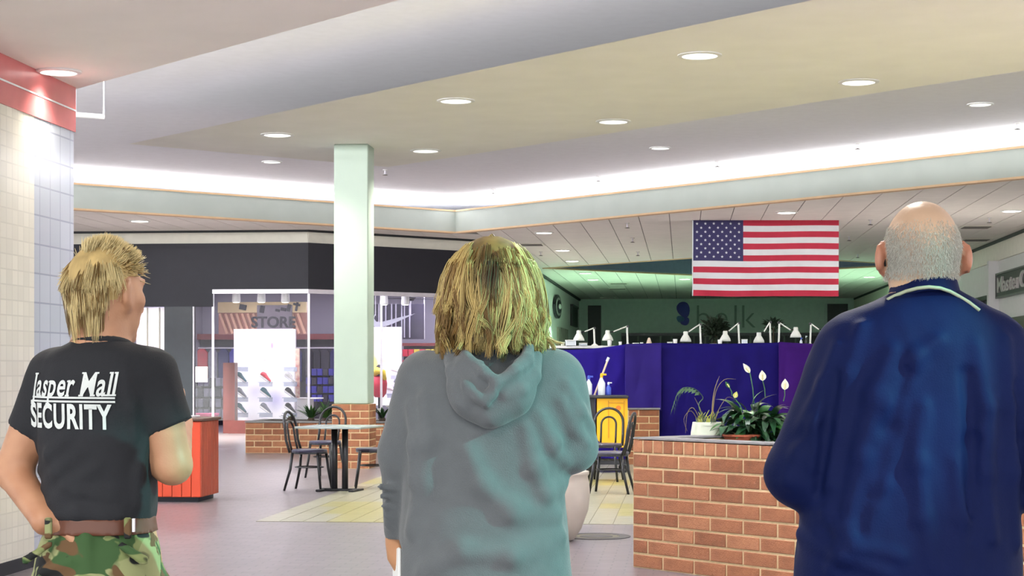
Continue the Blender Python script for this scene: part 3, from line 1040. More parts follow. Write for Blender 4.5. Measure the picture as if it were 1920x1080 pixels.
# back-lit posters
def poster_mat(name, kind):
    m = bpy.data.materials.new(name)
    m.use_nodes = True
    N, L = m.node_tree.nodes, m.node_tree.links
    bs = N['Principled BSDF']
    tc = N.new('ShaderNodeTexCoord')

    def blob(cx, cz, sx_, sz_, prev, col, soft=.35):
        mp = N.new('ShaderNodeMapping')
        mp.vector_type = 'POINT'
        mp.inputs['Location'].default_value = (-cx / sx_, 0, -cz / sz_)
        mp.inputs['Scale'].default_value = (1 / sx_, 0, 1 / sz_)
        L.new(tc.outputs['Object'], mp.inputs[0])
        ln = N.new('ShaderNodeVectorMath')
        ln.operation = 'LENGTH'
        L.new(mp.outputs[0], ln.inputs[0])
        mr = N.new('ShaderNodeMapRange')
        mr.inputs[1].default_value = 1.0
        mr.inputs[2].default_value = 1.0 - soft
        L.new(ln.outputs['Value'], mr.inputs[0])
        mx = N.new('ShaderNodeMix')
        mx.data_type = 'RGBA'
        L.new(mr.outputs[0], mx.inputs[0])
        if isinstance(prev, tuple):
            mx.inputs[6].default_value = (*prev, 1)
        else:
            L.new(prev, mx.inputs[6])
        mx.inputs[7].default_value = (*col, 1)
        return mx.outputs[2]

    c = lin(250, 248, 255)
    if kind == 1:
        c = blob(.10, .10, .26, .40, c, lin(252, 236, 236), .5)
        c = blob(.02, .46, .17, .24, c, lin(250, 226, 222), .4)
        c = blob(.08, .74, .22, .12, c, lin(232, 222, 236), .6)
        c = blob(.17, .66, .05, .12, c, lin(150, 128, 160), .6)
        c = blob(-.02, .53, .035, .012, c, lin(190, 160, 165), .7)
        c = blob(.08, .53, .035, .012, c, lin(190, 160, 165), .7)
        c = blob(.0, .33, .06, .02, c, lin(216, 160, 165), .7)
        c = blob(.25, -.55, .35, .30, c, lin(196, 192, 228), .9)
        c = blob(-.2, -.35, .30, .30, c, lin(214, 210, 238), .9)
    else:
        c = blob(-.32, .55, .18, .35, c, lin(244, 200, 180), .5)
        c = blob(-.30, .05, .28, .42, c, lin(250, 236, 120), .6)
        c = blob(-.02, .12, .16, .08, c, lin(240, 180, 160), .7)
        c = blob(.2, -.5, .35, .35, c, lin(206, 204, 232), .9)
    L.new(c, bs.inputs['Base Color'])
    L.new(c, bs.inputs['Emission Color'])
    bs.inputs['Emission Strength'].default_value = 0.14
    bs.inputs['Roughness'].default_value = .4
    return m


def poster(u0, u1, v0, v1, c, kind, label):
    pc_ = HW((u0 + u1) / 2, (v0 + v1) / 2, c)
    a, b = rel(pc_, HW(u0, v1, c)), rel(pc_, HW(u1, v0, c))
    t = thing('lightbox_poster', label, 'poster', pc_, ANG_R)
    MB().box((0, 0, 0), (b[0] - a[0], .05, b[2] - a[2])).build('print', poster_mat('poster_%d' % kind, kind), t)
    mb = MB()
    for s in (-1, 1):
        mb.box((s * (b[0] - a[0]) / 2, .02, 0), (.03, .09, b[2] - a[2]))
    mb.build('frame', M_chrome, t)
    for s in (-1, 1):
        MB().box((s * (b[0] - a[0]) / 2, .06, -(pc_[2]) / 2), (.03, .03, pc_[2])).build('stand_leg', M_chrome, t)
    return pc_


poster(440, 553, 617, 790, scc + 1.15, 1, 'tall white backlit poster of a smiling face behind the shoe shelves')
poster(690, 752, 613, 760, scc + 3.6, 2, 'white backlit poster with yellow figure right of the column')

# shoes on little clear shelves
M_acr = mat('clear_shelf', lin(200, 214, 240), rough=.1, alpha=.45, var=0)
sh_cols = [('black', (34, 34, 42)), ('white', (236, 236, 240)), ('red', (214, 60, 80)), ('teal', (34, 92, 110)), ('grey', (120, 122, 140))]
M_sh = {n: mat('shoe_' + n, lin(*c), rough=.5, var=.1) for n, c in sh_cols}


def shoe(p, ang, upper, label, mirror=1):
    t = thing('display_shoe', label, 'shoe', p, ANG_R, 'shoes on the clear shelves')
    # side outline of a trainer, swept with a rounded width
    mb = MB()
    st = [(-.14, .035, .075, .030), (-.11, .05, .10, .036), (-.05, .045, .105, .034), (0, .035, .085, .036), (.06, .03, .06, .043), (.11, .028, .045, .044), (.145, .02, .03, .028)]
    V, FF = [], []
    n = 10
    for (x, zc, h, w_) in st:
        for j in range(n):
            q = 2 * PI * j / n
            V.append((x, math.cos(q) * w_, .02 + h / 2 + math.sin(q) * h / 2))
    for i in range(len(st) - 1):
        for j in range(n):
            FF.append((i * n + j, (i + 1) * n + j, (i + 1) * n + (j + 1) % n, i * n + (j + 1) % n))
    FF += [tuple(range(n)), tuple((len(st) - 1) * n + j for j in range(n - 1, -1, -1))]
    mb.add(V, FF)
    R = Matrix.Rotation(ang, 3, 'Y')
    for lst in (mb,):
        lst.v = [tuple(R @ Vector(v)) for v in lst.v]
    mb.build('upper', M_sh[upper], t, smooth=True)
    mb = MB()
    out = [(-.145, .03), (-.10, .04), (0, .036), (.08, .046), (.13, .036), (.155, 0)]
    pts = [(x, -w_) for x, w_ in out] + [(x, w_) for x, w_ in out[::-1][1:]]
    mb.prism(pts, 0, .026)
    mb.v = [tuple(R @ Vector(v)) for v in mb.v]
    mb.build('sole', M_sh['white'], t)
    mb = MB()
    for i in range(3):
        mb.box((.0 + i * .022, 0, .10 - i * .012), (.008, .05, .008))
    mb.v = [tuple(R @ Vector(v)) for v in mb.v]
    mb.build('laces', M_sh['white' if upper != 'white' else 'grey'], t)


rows = (('first', 684), ('second', 712), ('third', 741), ('bottom', 770))
colsx = (('left', 450), ('middle', 496), ('right', 542))
cc_ = scc + .75
ui = {('second', 'left'): 'teal', ('second', 'middle'): 'red', ('second', 'right'): 'white', ('third', 'left'): 'grey', ('third', 'middle'): 'teal', ('third', 'right'): 'black',
      ('bottom', 'left'): 'teal', ('bottom', 'middle'): 'grey', ('bottom', 'right'): 'black'}
for rn, v in rows:
    for cn, u in colsx:
        if rn == 'first' and cn == 'middle':
            continue
        p = HW(u, v + 5, cc_)
        t = thing('clear_shelf', 'small clear shelf, %s row, %s column, before the face poster' % (rn, cn), 'shelf', p, ANG_R, 'clear shoe shelves')
        MB().box((0, .05, 0), (.30, .16, .012)).build('ledge', M_acr, t)
        MB().box((0, .13, -.04), (.30, .01, .10)).build('bracket', M_acr, t)
        if (rn, cn) in ui:
            mb = MB().box((.0, .04, .06), (.26, .10, .008), M=Matrix.Rotation(.62, 3, 'Y'))
            mb.build('slanted_rest', M_acr, t)
            c_ = ui[rn, cn]
            shoe((p[0], p[1] + .02, p[2] + .075), .62, c_, '%s shoe on the %s row, %s column of clear shelves' % (c_, rn, cn))
for i, (u, v, c_) in enumerate(((742, 700, 'white'), (748, 722, 'grey'), (735, 735, 'white'))):
    p = HW(u, v, scc + 3.2)
    shoe(p, .3, c_, ('white shoe highest', 'grey shoe middle', 'white shoe lowest')[i] + ' before the yellow figure poster')
    o = thing('clear_shelf', ('highest', 'middle', 'lowest')[i] + ' clear shelf before the yellow figure poster', 'shelf', (p[0], p[1], p[2] - .05), ANG_R, 'clear shoe shelves')
    MB().box((0, .1, 0), (.3, .22, .012)).build('ledge', M_acr, o)
    MB().box((0, .2, -.04), (.3, .01, .1)).build('bracket', M_acr, o)

# dark window inside the shop with hanging strips and a swoosh shape in front of it
pw = HW(745, 604, scc + 4.6)
a = rel(pw, HW(690, 636, scc + 4.6)); b = rel(pw, HW(795, 570, scc + 4.6))
dw = thing('display_backdrop', 'dark square backdrop with hanging strips in the right shop window', 'backdrop', pw, ANG_R)
MB().box(((a[0] + b[0]) / 2, .05, (a[2] + b[2]) / 2), (b[0] - a[0], .05, b[2] - a[2])).build('dark_panel', mat('panel_dark', lin(46, 40, 62), rough=.5), dw)
for u in (709, 722, 733, 741, 752, 757, 767):
    c_ = rel(pw, HW(u, 603, scc + 4.4))
    MB().box((c_[0], -.1, (a[2] + b[2]) / 2 + .02), (.03, .01, (b[2] - a[2]) * .96)).build('hanging_strip', mat('strip_grey', lin(176, 172, 190), rough=.3), dw)
for u in (690, 795):
    c_ = rel(pw, HW(u, 603, scc + 4.6))
    MB().box((c_[0], .05, (a[2] + Zrail + .35 - pw[2]) / 2), (.02, .02, Zrail + .35 - pw[2] - a[2])).build('hanger', M_chrome, dw)
psw = HW(740, 602, scc + 4.2)
mb = MB()
top = [(704, 588), (703, 600), (708, 605), (718, 605), (735, 600), (778, 588)]
bot = [(778, 588), (745, 604), (725, 612), (710, 614), (700, 610), (698, 600), (704, 588)]
poly = [(704, 588), (701, 597), (705, 603), (714, 604), (730, 600), (778, 588), (748, 602), (728, 610), (712, 614), (703, 613), (698, 607), (697, 600)]
pts = [rel(psw, HW(u, v, scc + 4.2)) for u, v in poly]
n = len(pts)
mb.add([(p[0], -.02, p[2]) for p in pts] + [(p[0], .03, p[2]) for p in pts],
       [tuple(range(n - 1, -1, -1)), tuple(range(n, 2 * n))] + [(i, (i + 1) % n, n + (i + 1) % n, n + i) for i in range(n)])
o = mb.build('check_mark_sign', mat('check_grey', lin(176, 178, 190), rough=.4), None, psw, ANG_R)
tag(o, 'grey curved check mark sign hanging in the right shop window', 'sign')
for u in (704, 770):
    c_ = rel(psw, HW(u, 592, scc + 4.2))
    MB().box((c_[0], .005, (c_[2] + Zrail + .35 - psw[2]) / 2), (.012, .012, Zrail + .35 - psw[2] - c_[2])).build('wire', M_chrome, o)
pf = HW(770, 560, scc + 3.9)
cf = thing('ceiling_fan', 'dark ceiling fan behind the right shop window', 'fan', pf, ANG_R)
MB().lathe([(.03, .10), (.09, .06), (.10, 0), (.07, -.05)], 14).build('hub', M_black, cf)
MB().tube([(0, 0, .08), (0, 0, Zrail + .35 - pf[2])], .015, 6).build('rod', M_black, cf)
for k_ in range(4):
    o = MB().box((.34, 0, 0), (.50, .13, .012), bevel=.003).build('blade', M_black, cf, rz=.25 + k_ * PI / 2)
# red and yellow goods on the far right of the shop
pg = HW(795, 690, scc + 4.4)
gd = thing('goods_shelf', 'shelf of red and yellow boxes in the right shop window', 'shelf', (pg[0], pg[1], 0), ANG_R)
xs_ = [rel(pg, HW(u, 690, scc + 4.4))[0] for u in (755, 830)]
ztp = HW(795, 646, scc + 4.4)[2]
MB().box((sum(xs_) / 2, .1, ztp), (xs_[1] - xs_[0], .3, .07)).build('top_board', mat('rack_red', lin(120, 40, 44)), gd)
MB().box((sum(xs_) / 2, .2, ztp / 2), (xs_[1] - xs_[0], .06, ztp)).build('back_board', mat('rack_dark', lin(36, 26, 48)), gd)
M_yel = mat('goods_yellow', lin(222, 196, 60), rough=.5)
M_redg = mat('goods_red', lin(206, 40, 70), rough=.5)
for i in range(7):
    for j in range(4):
        xx = xs_[0] + (xs_[1] - xs_[0]) * (i + .5) / 7
        MB().box((xx, .02, ztp - .2 - j * .26), ((xs_[1] - xs_[0]) / 7.8, .18, .17), bevel=.008).build('box', (M_yel if (i > 1 and (i + j) % 3) else M_redg) if j < 3 else cl_m[5], gd)
# dummy in red with yellow scarf beside the column
pm = HW(711, 790, scc + 2.9)
dm = thing('display_dummy', 'red and yellow dressed display torso right of the column', 'mannequin', (pm[0], pm[1], HW(711, 745, scc + 2.9)[2]), ANG_R)
MB().lathe([(.10, 0), (.17, .1), (.19, .32), (.16, .46), (.06, .50)], 16).build('red_jacket', M_redg, dm, smooth=True)
MB().tube([(-.12, 0, .52), (-.02, -.12, .62), (.1, -.1, .58), (.16, -.1, .40)], [.05, .09, .08, .04], 10).build('yellow_scarf', M_yel, dm, smooth=True)
MB().lathe([(.02, .46), (.06, .5), (.085, .62), (.07, .72), (.02, .76)], 14).build('head', cl_m[5], dm, smooth=True)
MB().lathe([(.02, -1.2), (.03, 0)], 8).build('pole', M_blackmetal, dm)
# white notice on entrance glass and pink goods below
p = HW(378, 702, scc + .05)
MBn = MB().box((0, 0, 0), (.27, .01, .34))
tag(MBn.build('paper_notice', M_white, None, p, ANG_R), 'white paper notice taped to the shop entrance glass', 'notice')
p = HW(384, 779, scc + .9)
pk = thing('pink_bin', 'pink bargain bin just inside the shop entrance', 'bin', (p[0], p[1], 0), ANG_R)
MB().box((0, 0, p[2] / 2), (.5, .4, p[2]), bevel=.02).build('body', mat('bin_pink', lin(206, 50, 110), rough=.5), pk)
MB().box((0, 0, p[2] + .02), (.54, .44, .06), bevel=.01).build('rim', mat('bin_pink2', lin(220, 70, 130), rough=.5), pk)
p = HW(570, 770, scc + 1.5)
wd = thing('white_plinth', 'white display plinth right of the face poster', 'plinth', (p[0], p[1], 0), ANG_R)
zt_ = HW(570, 748, scc + 1.5)[2]
MB().box((0, 0, zt_ / 2), (.36, .4, zt_), bevel=.01).build('body', M_white, wd)
MB().box((.1, 0, zt_ + .015), (.60, .46, .03), bevel=.005).build('top', M_white, wd)
p = HW(558, 700, scc + 1.0)
tp = tag(MB().box((0, 0, 0), (.10, .04, 1.1), bevel=.01).build('narrow_banner', mat('banner_red', lin(196, 110, 110), rough=.5, col2=lin(236, 220, 200), scale=9), None, p, ANG_R), 'narrow red and white banner right of the face poster', 'banner')

# ---------------------------------------------------------------- ceiling fittings
def downlight(u, v, h, label, r=.17, lensm=None, energy=0, col=(1, .96, .86), group=None, cone=2.4):
    p = HP(u, v, h)
    t = thing('ceiling_downlight', label, 'ceiling light', (p[0], p[1], p[2] - .012), 0, group)
    MB().lathe([(r * 1.25, .012), (r * 1.25, 0), (r, -.006), (r, .004)], 24, close=False).build('trim_ring', M_white, t)
    MB().lathe([(r, .002), (r, -.002), (r * .4, -.012)], 24).build('lens', lensm or M_lampdim, t)
    if energy:
        add_light('downlight_spot', 'SPOT', (p[0], p[1], p[2] - .06), energy, col, target=(p[0], p[1], 0), spot_size=cone, spot_blend=.8, shadow_soft_size=.12)
    return t


HPAN = 3.16
gP = 'downlights in the cream ceiling panel'
for (u, v, lb) in ((520, 252, 'round downlight in the cream panel left of the white column'),
                   (798, 282, 'round downlight in the cream panel just right of the white column'),
                   (855, 188, 'round downlight in the cream panel straight above the woman'),
                   (1150, 227, 'round downlight in the cream panel above the far corridor lights'),
                   (1312, 103, 'round downlight in the cream panel nearest the top of the picture'),
                   (1610, 153, 'rightmost round downlight in the cream panel')):
    downlight(u, v, HPAN - .001, lb, r=.18, energy=250, group=gP)
for i, (x, y) in enumerate(((4.45, 14.77), (7.0, 11.77), (9.55, 8.8), (6.36, 16.35), (8.9, 13.3), (11.45, 10.3))):  # rows continued out of view, extra strong so floor bounce lifts the ceiling
    h_ = HPAN - .001
    v_ = HOR - h_ * F / y
    u_ = 960 + x / y * F
    downlight(u_, v_, h_, 'added round downlight in the cream panel beyond the right picture edge, %s row, %s' % (('upper', 'lower')[i // 3], ('first', 'second', 'third')[i % 3]), r=.18, energy=2000, group=gP, cone=1.2)
gU = 'downlights in the white upper ceiling'
for (u, v, lb) in ((510, 303, 'round downlight in the white ceiling left of the column'),
                   (1238, 277, 'round downlight in the white ceiling above the flag'),
                   (1838, 195, 'round downlight in the white ceiling at the far right')):
    downlight(u, v, 3.75 - .001, lb, r=.15, energy=90, group=gU)
downlight(110, 133, 2.14 - .001, 'round downlight in the soffit above the tiled pillar', r=.13, energy=40, group='soffit downlights')
for i, (x, y, e_, c_, lb) in enumerate(((-1.6, 6.6, 330, (1, .96, .88), 'added soffit downlight in front of the left man, above the picture'),
                                   (1.0, 6.2, 330, (1, .96, .88), 'added soffit downlight in front of the woman, above the picture'),
                                   (-2.6, 1.6, 200, (1, .97, .92), 'added soffit downlight behind the left man, above the picture'),
                                   (4.3, 2.3, 760, (.22, 1.0, .86), 'added teal spot lamp in the soffit behind the right, above the picture'),
                                   (-.4, .6, 160, (1, .97, .92), 'added soffit downlight over the camera, above the picture'),
                                   (-5.2, 5.0, 1100, (1, .97, .92), 'added soffit downlight far left near the camera, above the picture'),
                                   (-5.6, 8.8, 1100, (1, .97, .92), 'added soffit downlight left of the tiled pillar, above the picture'),
                                   (-1.2, 9.0, 900, (1, .97, .92), 'added soffit downlight beside the well edge, above the picture'))):
    t = thing('ceiling_downlight', lb, 'ceiling light', (x, y, Z_SOF - .012), 0, 'soffit downlights')  # unseen lamps added over the near floor to brighten people and soffit
    MB().lathe([(.16, .012), (.16, 0), (.13, -.006), (.13, .004)], 24, close=False).build('trim_ring', M_white, t)
    MB().lathe([(.13, .002), (.13, -.002), (.05, -.012)], 24).build('lens', M_lampdim, t)
    if i == 3:
        add_light('downlight_spot', 'SPOT', (x, y, Z_SOF - .1), e_, c_, target=(.07, 3.55, 1.08), spot_size=.26, spot_blend=.3, shadow_soft_size=.03)  # added lamp aimed at the woman to throw teal light on her back
    else:
        add_light('downlight_spot', 'SPOT', (x, y, Z_SOF - .06), e_, c_, target=(x, y, 0), spot_size=2.5 if i < 5 else 1.2, spot_blend=.8, shadow_soft_size=.1)
gL = 'bright downlights in the lower ceiling'
for (u, v, lb) in ((262, 414, 'bright downlight left above the man in black'),
                   (1020, 436, 'bright downlight nearest the right of the woman\'s hair'),
                   (1055, 469, 'middle of three bright downlights descending right of the woman\'s head'),
                   (1073, 489, 'lowest of three bright downlights descending right of the woman\'s head'),
                   (1097, 512, 'warm downlight beyond the far ceiling recess, left side'),
                   (1112, 524, 'small bluish downlight at the far left of the concourse'),
                   (1284, 523, 'bright downlight just left of the flag'),
                   (1475, 398, 'bright downlight directly above the flag'),
                   (1897, 395, 'bright downlight right of the bald man\'s head'),
                   (1630, 519, 'far downlight left of the bald man\'s ear'),
                   (1657, 507, 'far downlight touching the bald man\'s left ear')):
    h = 3.0 - .013
    e = 1800
    colr = (1, .97, .88)
    if u < 400:
        e = 3200
    if v > 500:
        colr = (.50, 1.0, .62)
        e = 3200
    downlight(u, v, h, lb, r=.17, lensm=M_lamp, energy=e, col=colr, group=gL, cone=1.75)

# sprinklers
def sprinkler(p, label, group):
    t = thing('sprinkler_head', label, 'sprinkler', p, 0, group)
    MB().tube([(0, 0, 0), (0, 0, -.09)], .014, 8).build('pipe', M_chrome, t)
    MB().lathe([(.02, -.09), (.05, -.10), (.05, -.106), (.01, -.11)], 12).build('deflector', M_seam, t)
    MB().lathe([(.045, 0), (.045, -.012), (.02, -.02)], 12).build('escutcheon', M_white, t)


for (u, v, lb) in ((722, 318, 'right beside the column'), (925, 354, 'above the woman\'s head'), (1122, 330, 'left of the downlight above the flag'), (1345, 302, 'above the flag\'s left part'), (1608, 268, 'left above the bald man'), (1908, 230, 'at the right picture edge')):
    sprinkler(HP(u, v, 3.75), 'tiny sprinkler head under the white upper ceiling, ' + lb, 'sprinklers of the white upper ceiling')
for (u, v, lb) in ((1176, 418, 'nearest of three left of the flag'), (1186, 446, 'middle of three left of the flag'), (1196, 472, 'farthest of three left of the flag'), (1632, 412, 'nearest of three right of the flag'), (1592, 443, 'middle of three right of the flag'), (1608, 476, 'farthest of three right of the flag'), (1855, 408, 'right of the bald head'), (1014, 472, 'right of the woman\'s hair')):
    sprinkler(HP(u, v, 3.0 - .012), 'tiny sprinkler head under the boarded ceiling, ' + lb, 'sprinklers of the lower ceiling')
for i, (u, v, lb) in enumerate(((995, 458, 'right of the woman\'s hair'), (1160, 531, 'nearest of the far vents'), (1158, 541, 'middle of the far vents'), (1140, 558, 'farthest of the vents'), (1830, 425, 'right of the bald man, nearer'), (1830, 449, 'right of the bald man, farther'))):
    p = HP(u, v, 3.0 - .012)
    t = thing('ceiling_vent', 'flat ceiling vent, ' + lb, 'vent', p, ANG_R, 'ceiling vents')
    MB().box((0, 0, -.008), (.66, .66, .016)).build('frame', M_walld, t)
    for k in range(5):
        MB().box((0, -.22 + k * .11, -.022), (.56, .05, .012)).build('slat', M_seam, t)
p = HP(447, 357, 3.75)
t = thing('ceiling_vent', 'pale square vent in the white ceiling left of the column', 'vent', p, ANG_R, 'ceiling vents')
MB().box((0, 0, -.008), (.6, .6, .016)).build('frame', M_white, t)
for k in range(4):
    MB().box((0, -.2 + k * .13, -.022), (.5, .06, .012)).build('slat', M_upper, t)
p0, p1 = HP(128, 214, 3.2), HP(195, 219, 3.2)
t = thing('tube_lamp', 'white tube lamp reaching out from behind the tiled pillar', 'lamp', p1, 0)
d_ = Vector(p0) - Vector(p1)
MB().tube([(0, 0, 0), tuple(d_)], .035, 10).build('tube', M_white, t)
MB().tube([(0, 0, .03), (0, 0, .55)], .012, 6).build('hanger', M_chrome, t)
MB().tube([tuple(d_ * .8 + Vector((0, 0, .03))), tuple(d_ * .8 + Vector((0, 0, .55)))], .012, 6).build('hanger', M_chrome, t)

# ---------------------------------------------------------------- flag
def flag():
    Y = 35.6
    c0, c1 = W(1299, 412, Y), W(1573, 555, Y)
    Wd, Hd = c1[0] - c0[0], c0[2] - c1[2]
    root = thing('hanging_flag', 'large red, white and blue flag hanging from the ceiling', 'flag', ((c0[0] + c1[0]) / 2, Y, c0[2]), 0)
    M_fr = mat('flag_red', lin(190, 38, 66), rough=.7, var=.05)
    M_fw = mat('flag_white', lin(226, 230, 232), rough=.7, var=.02)
    M_fb = mat('flag_blue', lin(52, 48, 96), rough=.7, var=.05)

    def pos(s, t):     # s 0..1 across, t 0..1 down
        x = (s - .5) * Wd
        sag = .012 * math.sin(PI * s) * t
        z = -t * Hd - sag * Hd * .5 + .006 * math.sin(9 * s + 2 * t)
        y = .05 * math.sin(7 * s + 2.2 * t) * t + .035 * math.sin(17 * s - 9 * t) * t * t + .03 * math.sin(29 * s + 13 * t) * max(0, t - .4)
        return (x, y, z)
    NS = 60
    cant = 0.345
    for k in range(13):
        mb = MB()
        s0 = cant if k < 7 else 0.0
        rows_ = 4
        idx = {}
        for j in range(rows_ + 1):
            for i in range(NS + 1):
                idx[i, j] = len(mb.v)
                mb.v.append(pos(s0 + (1 - s0) * i / NS, (k + j / rows_) / 13))
        for j in range(rows_):
            for i in range(NS):
                mb.f.append((idx[i, j], idx[i, j + 1], idx[i + 1, j + 1], idx[i + 1, j]))
                mb.m.append(0)
        mb.build('red_stripe' if k % 2 == 0 else 'white_stripe', M_fr if k % 2 == 0 else M_fw, root, smooth=True)
    mb = MB()
    for j in range(21):
        for i in range(21):
            mb.v.append(pos(cant * i / 20, 7 / 13 * j / 20))
    for j in range(20):
        for i in range(20):
            a = j * 21 + i
            mb.f.append((a, a + 21, a + 22, a + 1)); mb.m.append(0)
    ct = mb.build('blue_canton', M_fb, root, smooth=True)
    sm = None
    for rrow in range(9):
        for ccol in range(11):
            if (rrow + ccol) % 2:
                continue
            s, t = cant * (ccol + 1) / 12, 7 / 13 * (rrow + 1) / 10
            p = pos(s, t)
            if sm is None:
                m_ = MB()
                pts = []
                for i in range(10):
                    q = PI / 2 + i * PI / 5
                    R_ = .031 if i % 2 == 0 else .0125
                    pts.append((R_ * math.cos(q), R_ * math.sin(q)))
                m_.add([(x, -.006, z) for x, z in pts] + [(x, .003, z) for x, z in pts],
                       [tuple(range(10)), tuple(range(19, 9, -1))] + [(i, 10 + i, 10 + (i + 1) % 10, (i + 1) % 10) for i in range(10)])
                sm = m_.mesh('star', M_fw)
            link('star', sm, ct, p)
    # hem tape and cords
    mb = MB()
    for j in range(13):
        pass
    mb.tube([pos(0, t / 12) for t in range(13)], .012, 6)
    mb.build('heading_tape', M_fw, root)
    for s in (0.0, .5, 1.0):
        p = pos(s, 0)
        MB().tube([p, (p[0], p[1], Z_LOW - c0[2] - .012)], .006, 5).build('cord', M_chrome, root)


flag()

# ================================================================== FURNITURE
def hoop(w, h, z0, y0, lean, n=14):
    """points of an upturned U: width w, rising h from z0, leaning back along -x"""
    pts = [(0, -w / 2, z0)]
    straight = h - w / 2
    pts.append((-lean * .45, -w / 2, z0 + straight * .5))
    for i in range(n + 1):
        q = PI - PI * i / n
        z = z0 + straight + math.sin(q) * w / 2
        pts.append((-lean * (z - z0) / h, math.cos(q) * w / 2, z))
    pts.append((-lean * .45, w / 2, z0 + straight * .5))
    pts.append((0, w / 2, z0))
    return pts


M_seat = mat('seat_vinyl', lin(60, 58, 78), rough=.35, var=.1)


def cafe_chair(label, p, rz, group='black cafe chairs', stacked=False):
    """faces +x, back at -x"""
    t = thing('cafe_chair', label, 'chair', p, rz, group)
    mb = MB()
    mb.lathe([(.17, .44), (.205, .445), (.21, .462), (.20, .475), (.12, .478)], 24)
    mb.build('seat', M_seat, t, smooth=False)
    MB().lathe([(.195, .425), (.205, .428), (.205, .444), (.19, .444)], 24).build('seat_ring', M_blackmetal, t)
    MB().tube([(x - .17, y, z) for x, y, z in hoop(.37, .47, .44, 0, .10)], .0165, 8).build('back_hoop', M_blackmetal, t, smooth=True)
    MB().tube([(x - .175, y, z) for x, y, z in hoop(.19, .36, .44, 0, .077)], .013, 8).build('inner_hoop', M_blackmetal, t, smooth=True)
    for sx_ in (-1, 1):
        for sy_ in (-1, 1):
            MB().tube([(sx_ * .155, sy_ * .14, .44), (sx_ * .175, sy_ * .155, .25), (sx_ * (.24 if sx_ < 0 else .21), sy_ * .185, 0)], [.018, .017, .014], 8).build('leg', M_blackmetal, t, smooth=True)
    ring = [(.165 * math.cos(2 * PI * i / 20), .15 * math.sin(2 * PI * i / 20), .27) for i in range(21)]
    MB().tube(ring, .008, 6).build('stretcher', M_blackmetal, t)
    return t


def G(u, v):
    """point on the floor"""
    Y = EYE * F / (v - HOR)
    return ((u - 960) / F * Y, Y, 0.0)


# cafe table with twin posts
tp_ = G(637, 921)
tb = thing('cafe_table', 'grey topped cafe table on two black posts in front of the column', 'table', tp_, ANG_A + .62)
M_ttop = mat('table_top', lin(150, 160, 158), rough=.22, var=.06)
mb = MB().box((0, 0, .742), (.80, .80, .026), bevel=.006)
mb.build('table_top', M_ttop, tb)
MB().box((0, 0, .724), (.5, .12, .014)).build('top_plate', M_blackmetal, tb)
for s in (-1, 1):
    MB().tube([(s * .065, 0, .03), (s * .065, 0, .72)], .036, 14).build('post', M_blackmetal, tb, smooth=True)
MB().box((0, 0, .018), (.46, .07, .03), bevel=.006).build('base_bar', M_blackmetal, tb)
for s in (-1, 1):
    MB().box((s * .20, 0, .014), (.06, .36, .026), bevel=.006).build('foot_bar', M_blackmetal, tb)

cafe_chair('black hoop back cafe chair left of the cafe table, seen from its side', G(580, 919), -.25)
p = G(622, 898)
cafe_chair('black cafe chair standing behind the cafe table', (p[0] - .12, p[1] + .35, 0), -1.9)
cafe_chair('black cafe chair right of the cafe table, half hidden by the woman', G(700, 915), PI + .1)
# chairs right of the woman
cafe_chair('black cafe chair beside the big planter, facing left', G(1145, 925), PI - .25)
p = G(1138, 905)
cafe_chair('black cafe chair behind the other one beside the big planter', (p[0], p[1] + .3, 0), PI + 1.35)

# orange kiosk bin
kp = G(376, 942)
M_or = mat('orange_boards', lin(205, 72, 40), rough=.5, var=.12, scale=5, stretch=(1, 1, .15))
M_or2 = mat('orange_side', lin(150, 60, 36), rough=.5, var=.15, scale=5, stretch=(1, 1, .15))
kk = thing('wooden_bin', 'orange boarded waste bin with dark top beside the man in black', 'bin', kp, -.10)
# local: corner at origin, front runs to -x, side runs to +y (away)
MB().box((-.36, .35, .45), (.70, .66, .80)).build('carcass', M_or2, kk)
for i in range(7):
    MB().box((-.05 - i * .1035, .01, .455), (.098, .024, .80), bevel=.004).build('board', M_or, kk)
for i in range(6):
    MB().box((.0, .06 + i * .112, .455), (.024, .108, .80), bevel=.004).build('board', M_or2, kk)
MB().box((-.36, .35, .025), (.64, .60, .05)).build('plinth', M_black, kk)
MB().box((-.36, .35, .872), (.78, .74, .03), bevel=.005).build('lid', mat('bin_top', lin(86, 58, 48), rough=.5), kk)
MB().box((-.36, .35, .895), (.4, .4, .02), bevel=.004).build('lid_plate', M_chrome, kk)

# white round urn behind the woman
up_ = G(1045, 1013)
ur = thing('round_urn', 'large pale rounded urn on the floor behind the woman', 'urn', (up_[0], up_[1], 0))
M_urn = mat('urn_white', lin(196, 184, 172), rough=.5, var=.06)
MB().lathe([(.12, 0), (.14, .01), (.20, .10), (.255, .25), (.27, .38), (.262, .48), (.25, .53), (.262, .545), (.262, .57), (.24, .575), (.235, .53)], 36).build('bowl', M_urn, ur, smooth=True)
MB().lathe([(.237, .53), (.0, .54)], 24, close=False).build('sand', M_soil, ur)
mp_ = G(1118, 1006)  # flat dark and pale rings lying on the floor
fm = thing('floor_rings', 'round dark ringed disc on the floor beside the urn', 'drain cover', (mp_[0], mp_[1], 0.0))
M_mat = mat('rubber_dark', lin(70, 66, 70), rough=.6)
MB().lathe([(.20, .0), (.29, .0), (.29, .006), (.20, .006), (.20, .0)], 36, close=False).build('outer_ring', M_mat, fm)
MB().lathe([(.06, .001), (.14, .001), (.14, .005), (.06, .005)], 30, close=True).build('inner_disc', M_mat, fm)
MB().lathe([(.14, .001), (.20, .001), (.20, .003), (.14, .003)], 30, close=False).build('pale_ring', M_grout, fm)

